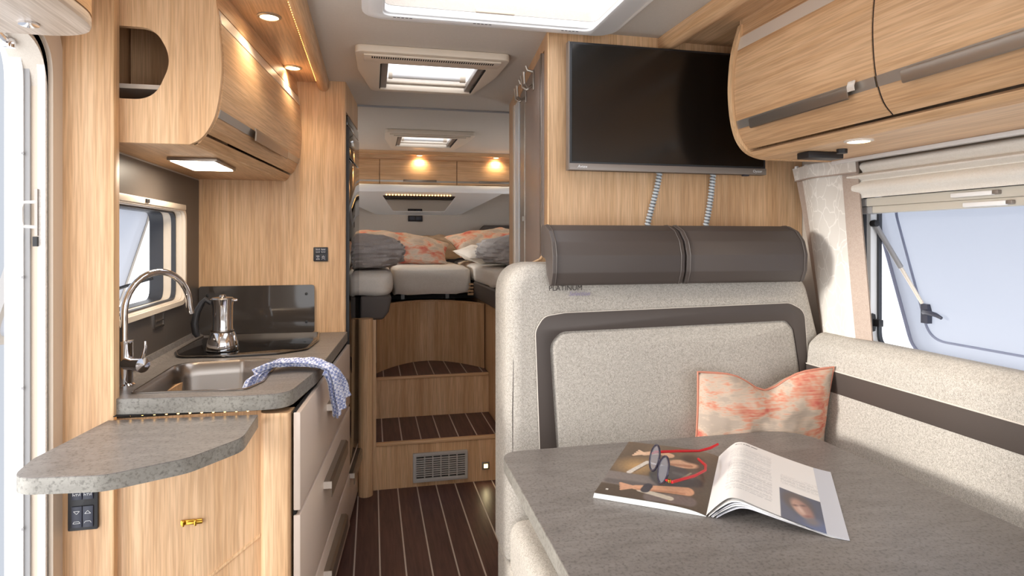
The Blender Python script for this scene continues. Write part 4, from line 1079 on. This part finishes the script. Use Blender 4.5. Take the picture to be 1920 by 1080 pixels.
mattress('off-white mattress above the round oak post', XL+.01, .112, 3.262, 5.26, 1.010, 1.138, .04)
mattress('off-white middle mattress between the two side beds', .118, .652, 4.05, 5.24, .945, 1.125, .04)
mattress('off-white mattress behind the sliding wardrobe door', .662, 1.51, 3.16, 5.26, 1.0255, 1.135, .04)
def lump(name, label, cat, m, c, s, rz, seed, amp=.02, sq=.6, group=None, ridge=1.0, tw=0):
    t = thing(name, label, cat, (c[0], c[1], c[2]-s[2]), group)
    M = Matrix.Translation(c) @ Matrix.Rotation(rz, 4, 'Z')
    def fn(u, v):
        a = u*2*PI; b = (v-.5)*PI
        f = lambda q, p: math.copysign(abs(q)**p, q)
        x = f(math.cos(b), .8)*f(math.cos(a), sq); y = f(math.cos(b), .8)*f(math.sin(a), sq); z = f(math.sin(b), .75)
        d_ = 1
        q = Vector((x*1.6+seed, y*1.6, z*2.5))
        rid = 1-abs(noise.noise(q*1.8))*2
        k = amp*(rid*ridge*.8+noise.noise(q*3)*.8)
        p = Vector((x*s[0], y*s[1], z*s[2])); p += p.normalized()*k
        if p.z < -s[2]*.92: p.z = -s[2]*.92
        return M @ p
    G().grid(fn, 90, 50, True).build('cover', m, t)
    return t
lump('duvet', 'rumpled grey duvet folded on the bed above the oak post', 'duvet', DUVET, (-.12, 3.62, 1.232), (.29, .28, .095), 0, 1.3, .022, group=None)
lump('duvet', 'rumpled grey duvet folded on the bed by the wardrobe', 'duvet', DUVET, (.93, 3.76, 1.228), (.26, .28, .088), .2, 4.7, .024)
def bpillow(label, m, c, w, h_, t, rx, ry, rz, seed, pinch=.07, nz=.012):
    th = thing('pillow', label, 'pillow', (c[0], c[1], c[2]-.08))
    M = Matrix.Translation(c) @ Matrix.Rotation(rz, 4, 'Z') @ Matrix.Rotation(ry, 4, 'Y') @ Matrix.Rotation(rx, 4, 'X')
    pillow('cover', m, th, w, h_, t, M, pinch, 0, nz, 0, seed, 36, 30)
bpillow('coral patterned pillow slumped beside the duvet above the oak post', IKATB, (.16, 4.58, 1.25), .80, .38, .17, math.radians(-68), math.radians(7), math.radians(-8), 2)
bpillow('coral patterned pillow leaning on the raised headboard', IKATB, (.94, 4.66, 1.275), .74, .38, .17, math.radians(-66), math.radians(-4), math.radians(12), 9)
bpillow('beige bolster pillow between the two coral pillows', BEIGEP, (.52, 4.98, 1.24), .50, .32, .17, math.radians(-72), 0, 0, 5)
bpillow('white pillow under the coral pillow by the raised headboard', SHEET, (.84, 4.26, 1.20), .50, .40, .12, math.radians(-84), 0, math.radians(10), 7)
hd = thing('headboard', 'low dark padded headboard across the rear wall', 'headboard', (.4, 5.28, 1.1))
box('pad', VAL, hd, -.5, .87, 5.262, 5.298, 1.10, 1.335, .012, seg=3)
hd2 = thing('headboard', 'raised dark padded headboard corner behind the wardrobe-side bed', 'headboard', (1.15, 5.25, 1.1))
G().plate(rpoly([(.84, 1.10), (.86, 1.345), (.94, 1.428), (1.5, 1.428), (1.5, 1.10)], [0, .02, .03, 0, 0], 5), 5.225, 5.26, 'xz').build('pad', VAL, hd2, .01, 3)
rcab = thing('rear_overhead_cabinet', 'oak overhead cabinet across the rear of the bedroom', 'cabinet', (.4, 5.0, 1.70))
box('carcass', WX, rcab, XL+.003, 1.515, 4.87, 5.298, 1.735, ZC-.001)
for (x0, x1) in ((-.70, .052), (.058, .652), (.658, 1.25), (1.256, 1.513)):
    d = box('door', WX, rcab, x0, x1, 4.852, 4.869, 1.735, 1.925, .002)
    box('metal_band', ALU, d, x0, x1, 4.848, 4.852, 1.752, 1.766)
    box('handle', HANDLE, d, (x0+x1)/2-.12, (x0+x1)/2+.14, 4.838, 4.849, 1.756, 1.772, .002)
box('cornice', WX, rcab, XL+.003, 1.515, 4.80, 4.868, 1.962, ZC-.001)
for x in (.36, .97, -.25):
    downlight(x, 4.832, 1.962, {.36: 'warm spot in the rear cornice above the middle bed', .97: 'warm spot in the rear cornice by the wardrobe', -.25: 'warm spot in the rear cornice behind the fridge'}[x], 2.2, 'rear cornice spots', ALU, .022, 2.6, (1, .74, .42))
rs = thing('rear_shelf_panel', 'pale sloping panel with mirror below the rear cabinet', 'panel', (.4, 5.1, 1.5))
box('front_lip', WHITE, rs, XL+.003, 1.515, 4.835, 4.87, 1.672, 1.732, .008)
# sloping trapezoid from the lip to the wall
def sl_pt(x, t, w): # t: 0 at the lip, 1 at the wall
    return (x, 4.868+t*.43+w*.33, 1.690-t*.175-w*.9)
trap = rpoly([(-.40, 0), (1.06, 0), (.735, 1.0), (.03, 1.0)], [0, 0, .08, .08], 5)
mir = rpoly([(.075, .20), (.665, .20), (.60, .86), (.17, .86)], [.03, .03, .03, .03], 4)
G().plate(trap, 0, .018, lambda u, v, w: sl_pt(u, v, -w), [mir]).build('panel', WHITE, rs)
G().plate(mir, .004, .010, lambda u, v, w: sl_pt(u, v, -w)).build('mirror', MIRROR, rs)
for i in range(22):
    p = sl_pt(.11+i*.024, .17, .004); G().lathe([(.001, -.004), (.004, -.002), (.004, .004)], p, 6).build('led', LED, rs)
rsw = thing('rear_switch', 'black switch block on the rear wall under the mirror panel', 'switch', (.35, 5.29, 1.45))
box('block', BLK, rsw, .297, .42, 5.285, 5.2995, 1.458, 1.508, .003)
for x in (.31, .365): box('rocker', BLKB, rsw, x, x+.042, 5.281, 5.285, 1.466, 1.50, .002)

# ------------------------------------------------------------------ roof hatches
def hatch(label, x0, x1, y0, y1, hx0, hx1, hy0, hy1):
    t = thing('roof_hatch', label, 'roof hatch', ((x0+x1)/2, (y0+y1)/2, ZC-.03))
    out = rpoly([(x0, y0), (x1, y0), (x1-.005, y0+.25), (x1-.055, y1), (x0+.055, y1), (x0+.005, y0+.25)], [.03, .03, .2, .04, .04, .2], 6)
    inn_ = rr(hx0, hx1, hy0, hy1, .012, 3)
    cx, cy = (x0+x1)/2, (y0+y1)/2
    G().plate(out, ZC-.026, ZC-.0005, 'xy', [inn_]).build('frame', CREAM, t, .006, 3)
    box('near_ridge', CREAM, t, x0+.03, x1-.03, y0+.02, y0+.10, ZC-.034, ZC-.026, .004)
    g = G(); nsl = 54
    for i in range(nsl):
        x = x0+.06+(x1-x0-.12)*i/(nsl-1); g.box(x-.0022, x+.0022, y0+.030, y0+.052, ZC-.0346, ZC-.0339)
    o = g.build('vent_slots', DARKG, t, merge=False); o['kind'] = 'stuff'
    for (a, b) in ((hx0-.001, hx0+.03), (hx1-.03, hx1+.001)): box('side_rail', BEZEL, t, a, b, hy0+.002, hy1-.002, ZC-.018, ZC+.006, .002)
    box('dark_track', DARKG, t, hx0-.004, hx0+.004, hy0, hy1, ZC-.024, ZC-.004); box('dark_track', DARKG, t, hx1-.004, hx1+.004, hy0, hy1, ZC-.024, ZC-.004)
    G().plate(rr(hx0-.02, hx1+.02, hy0-.02, hy1+.02, .02, 3), ZC+.03, ZC+.085, 'xy', [rr(hx0, hx1, hy0, hy1, .02, 3)]).build('shaft', WHITE, t)
    G().plate(rr(hx0-.03, hx1+.03, hy0-.03, hy1+.03, .03, 4), ZC+.085, ZC+.095, 'xy').build('dome', DOME, t, .004)
    ym = hy0+(hy1-hy0)*.72
    G().tube([(hx0+.05, ym, ZC+.012), (hx1-.06, ym, ZC+.012)], .014, 16).build('blind_roller', WHITE, t)
    G().lathe([(.001, -.012), (.018, -.012), (.018, .012), (.001, .012)], (hx1-.052, ym, ZC+.012), 16, Matrix.Rotation(PI/2, 3, 'Y')).build('crank_knob', CREAM, t)
    G().lathe([(.001, -.008), (.018, -.008), (.018, .008), (.001, .008)], (hx0+.045, ym, ZC+.012), 16, Matrix.Rotation(PI/2, 3, 'Y')).build('roller_cap', CREAM, t)
    box('cross_bar', CREAM, t, hx0+.03, hx1-.03, hy1-.06, hy1-.03, ZC-.008, ZC+.004, .003)
hatch('beige framed roof hatch above the aisle by the fridge', -.06, .50, 2.215, 2.80, .03, .435, 2.36, 2.765)
hatch('beige framed roof hatch above the beds', .075, .645, 3.87, 4.54, .16, .55, 4.0, 4.42)
pn = thing('panoramic_rooflight', 'large white framed panoramic rooflight above the dinette', 'rooflight', (.36, 1.3, 1.96))
def prr(d, r): return rr(-.03+d, .765-d, .74+d, 1.895-d, r, 6)
G().plate(prr(0, .07), ZC-.022, ZC-.0005, 'xy', [rr(.035, .69, .82, 1.835, .03, 6)]).build('frame', WHITE, pn, .005, 3)
G().plate(prr(.018, .06), ZC-.030, ZC-.022, 'xy', [rr(.030, .675, .815, 1.842, .03, 6)]).build('inner_ridge', WHITE, pn, .003)
G().plate(rr(.015, .71, .80, 1.855, .03, 6), ZC+.03, ZC+.10, 'xy', [rr(.035, .69, .82, 1.835, .03, 6)]).build('shaft', WHITE, pn)
G().plate(rr(.0, .72, .79, 1.87, .04, 6), ZC+.10, ZC+.112, 'xy').build('dome', DOME, pn, .004)
box('light_bar', WLED, pn, .728, .752, .95, 1.80, ZC-.0245, ZC-.021, .001)
for x in (.06, .30, .58):
    for i in range(5): box('vent_slot', DARKG, pn, x+i*.012, x+i*.012+.008, 1.846, 1.850, ZC-.0305, ZC-.0298)
box('handle_bar', CREAM, pn, .30, .42, 1.80, 1.812, ZC-.012, ZC, .003)
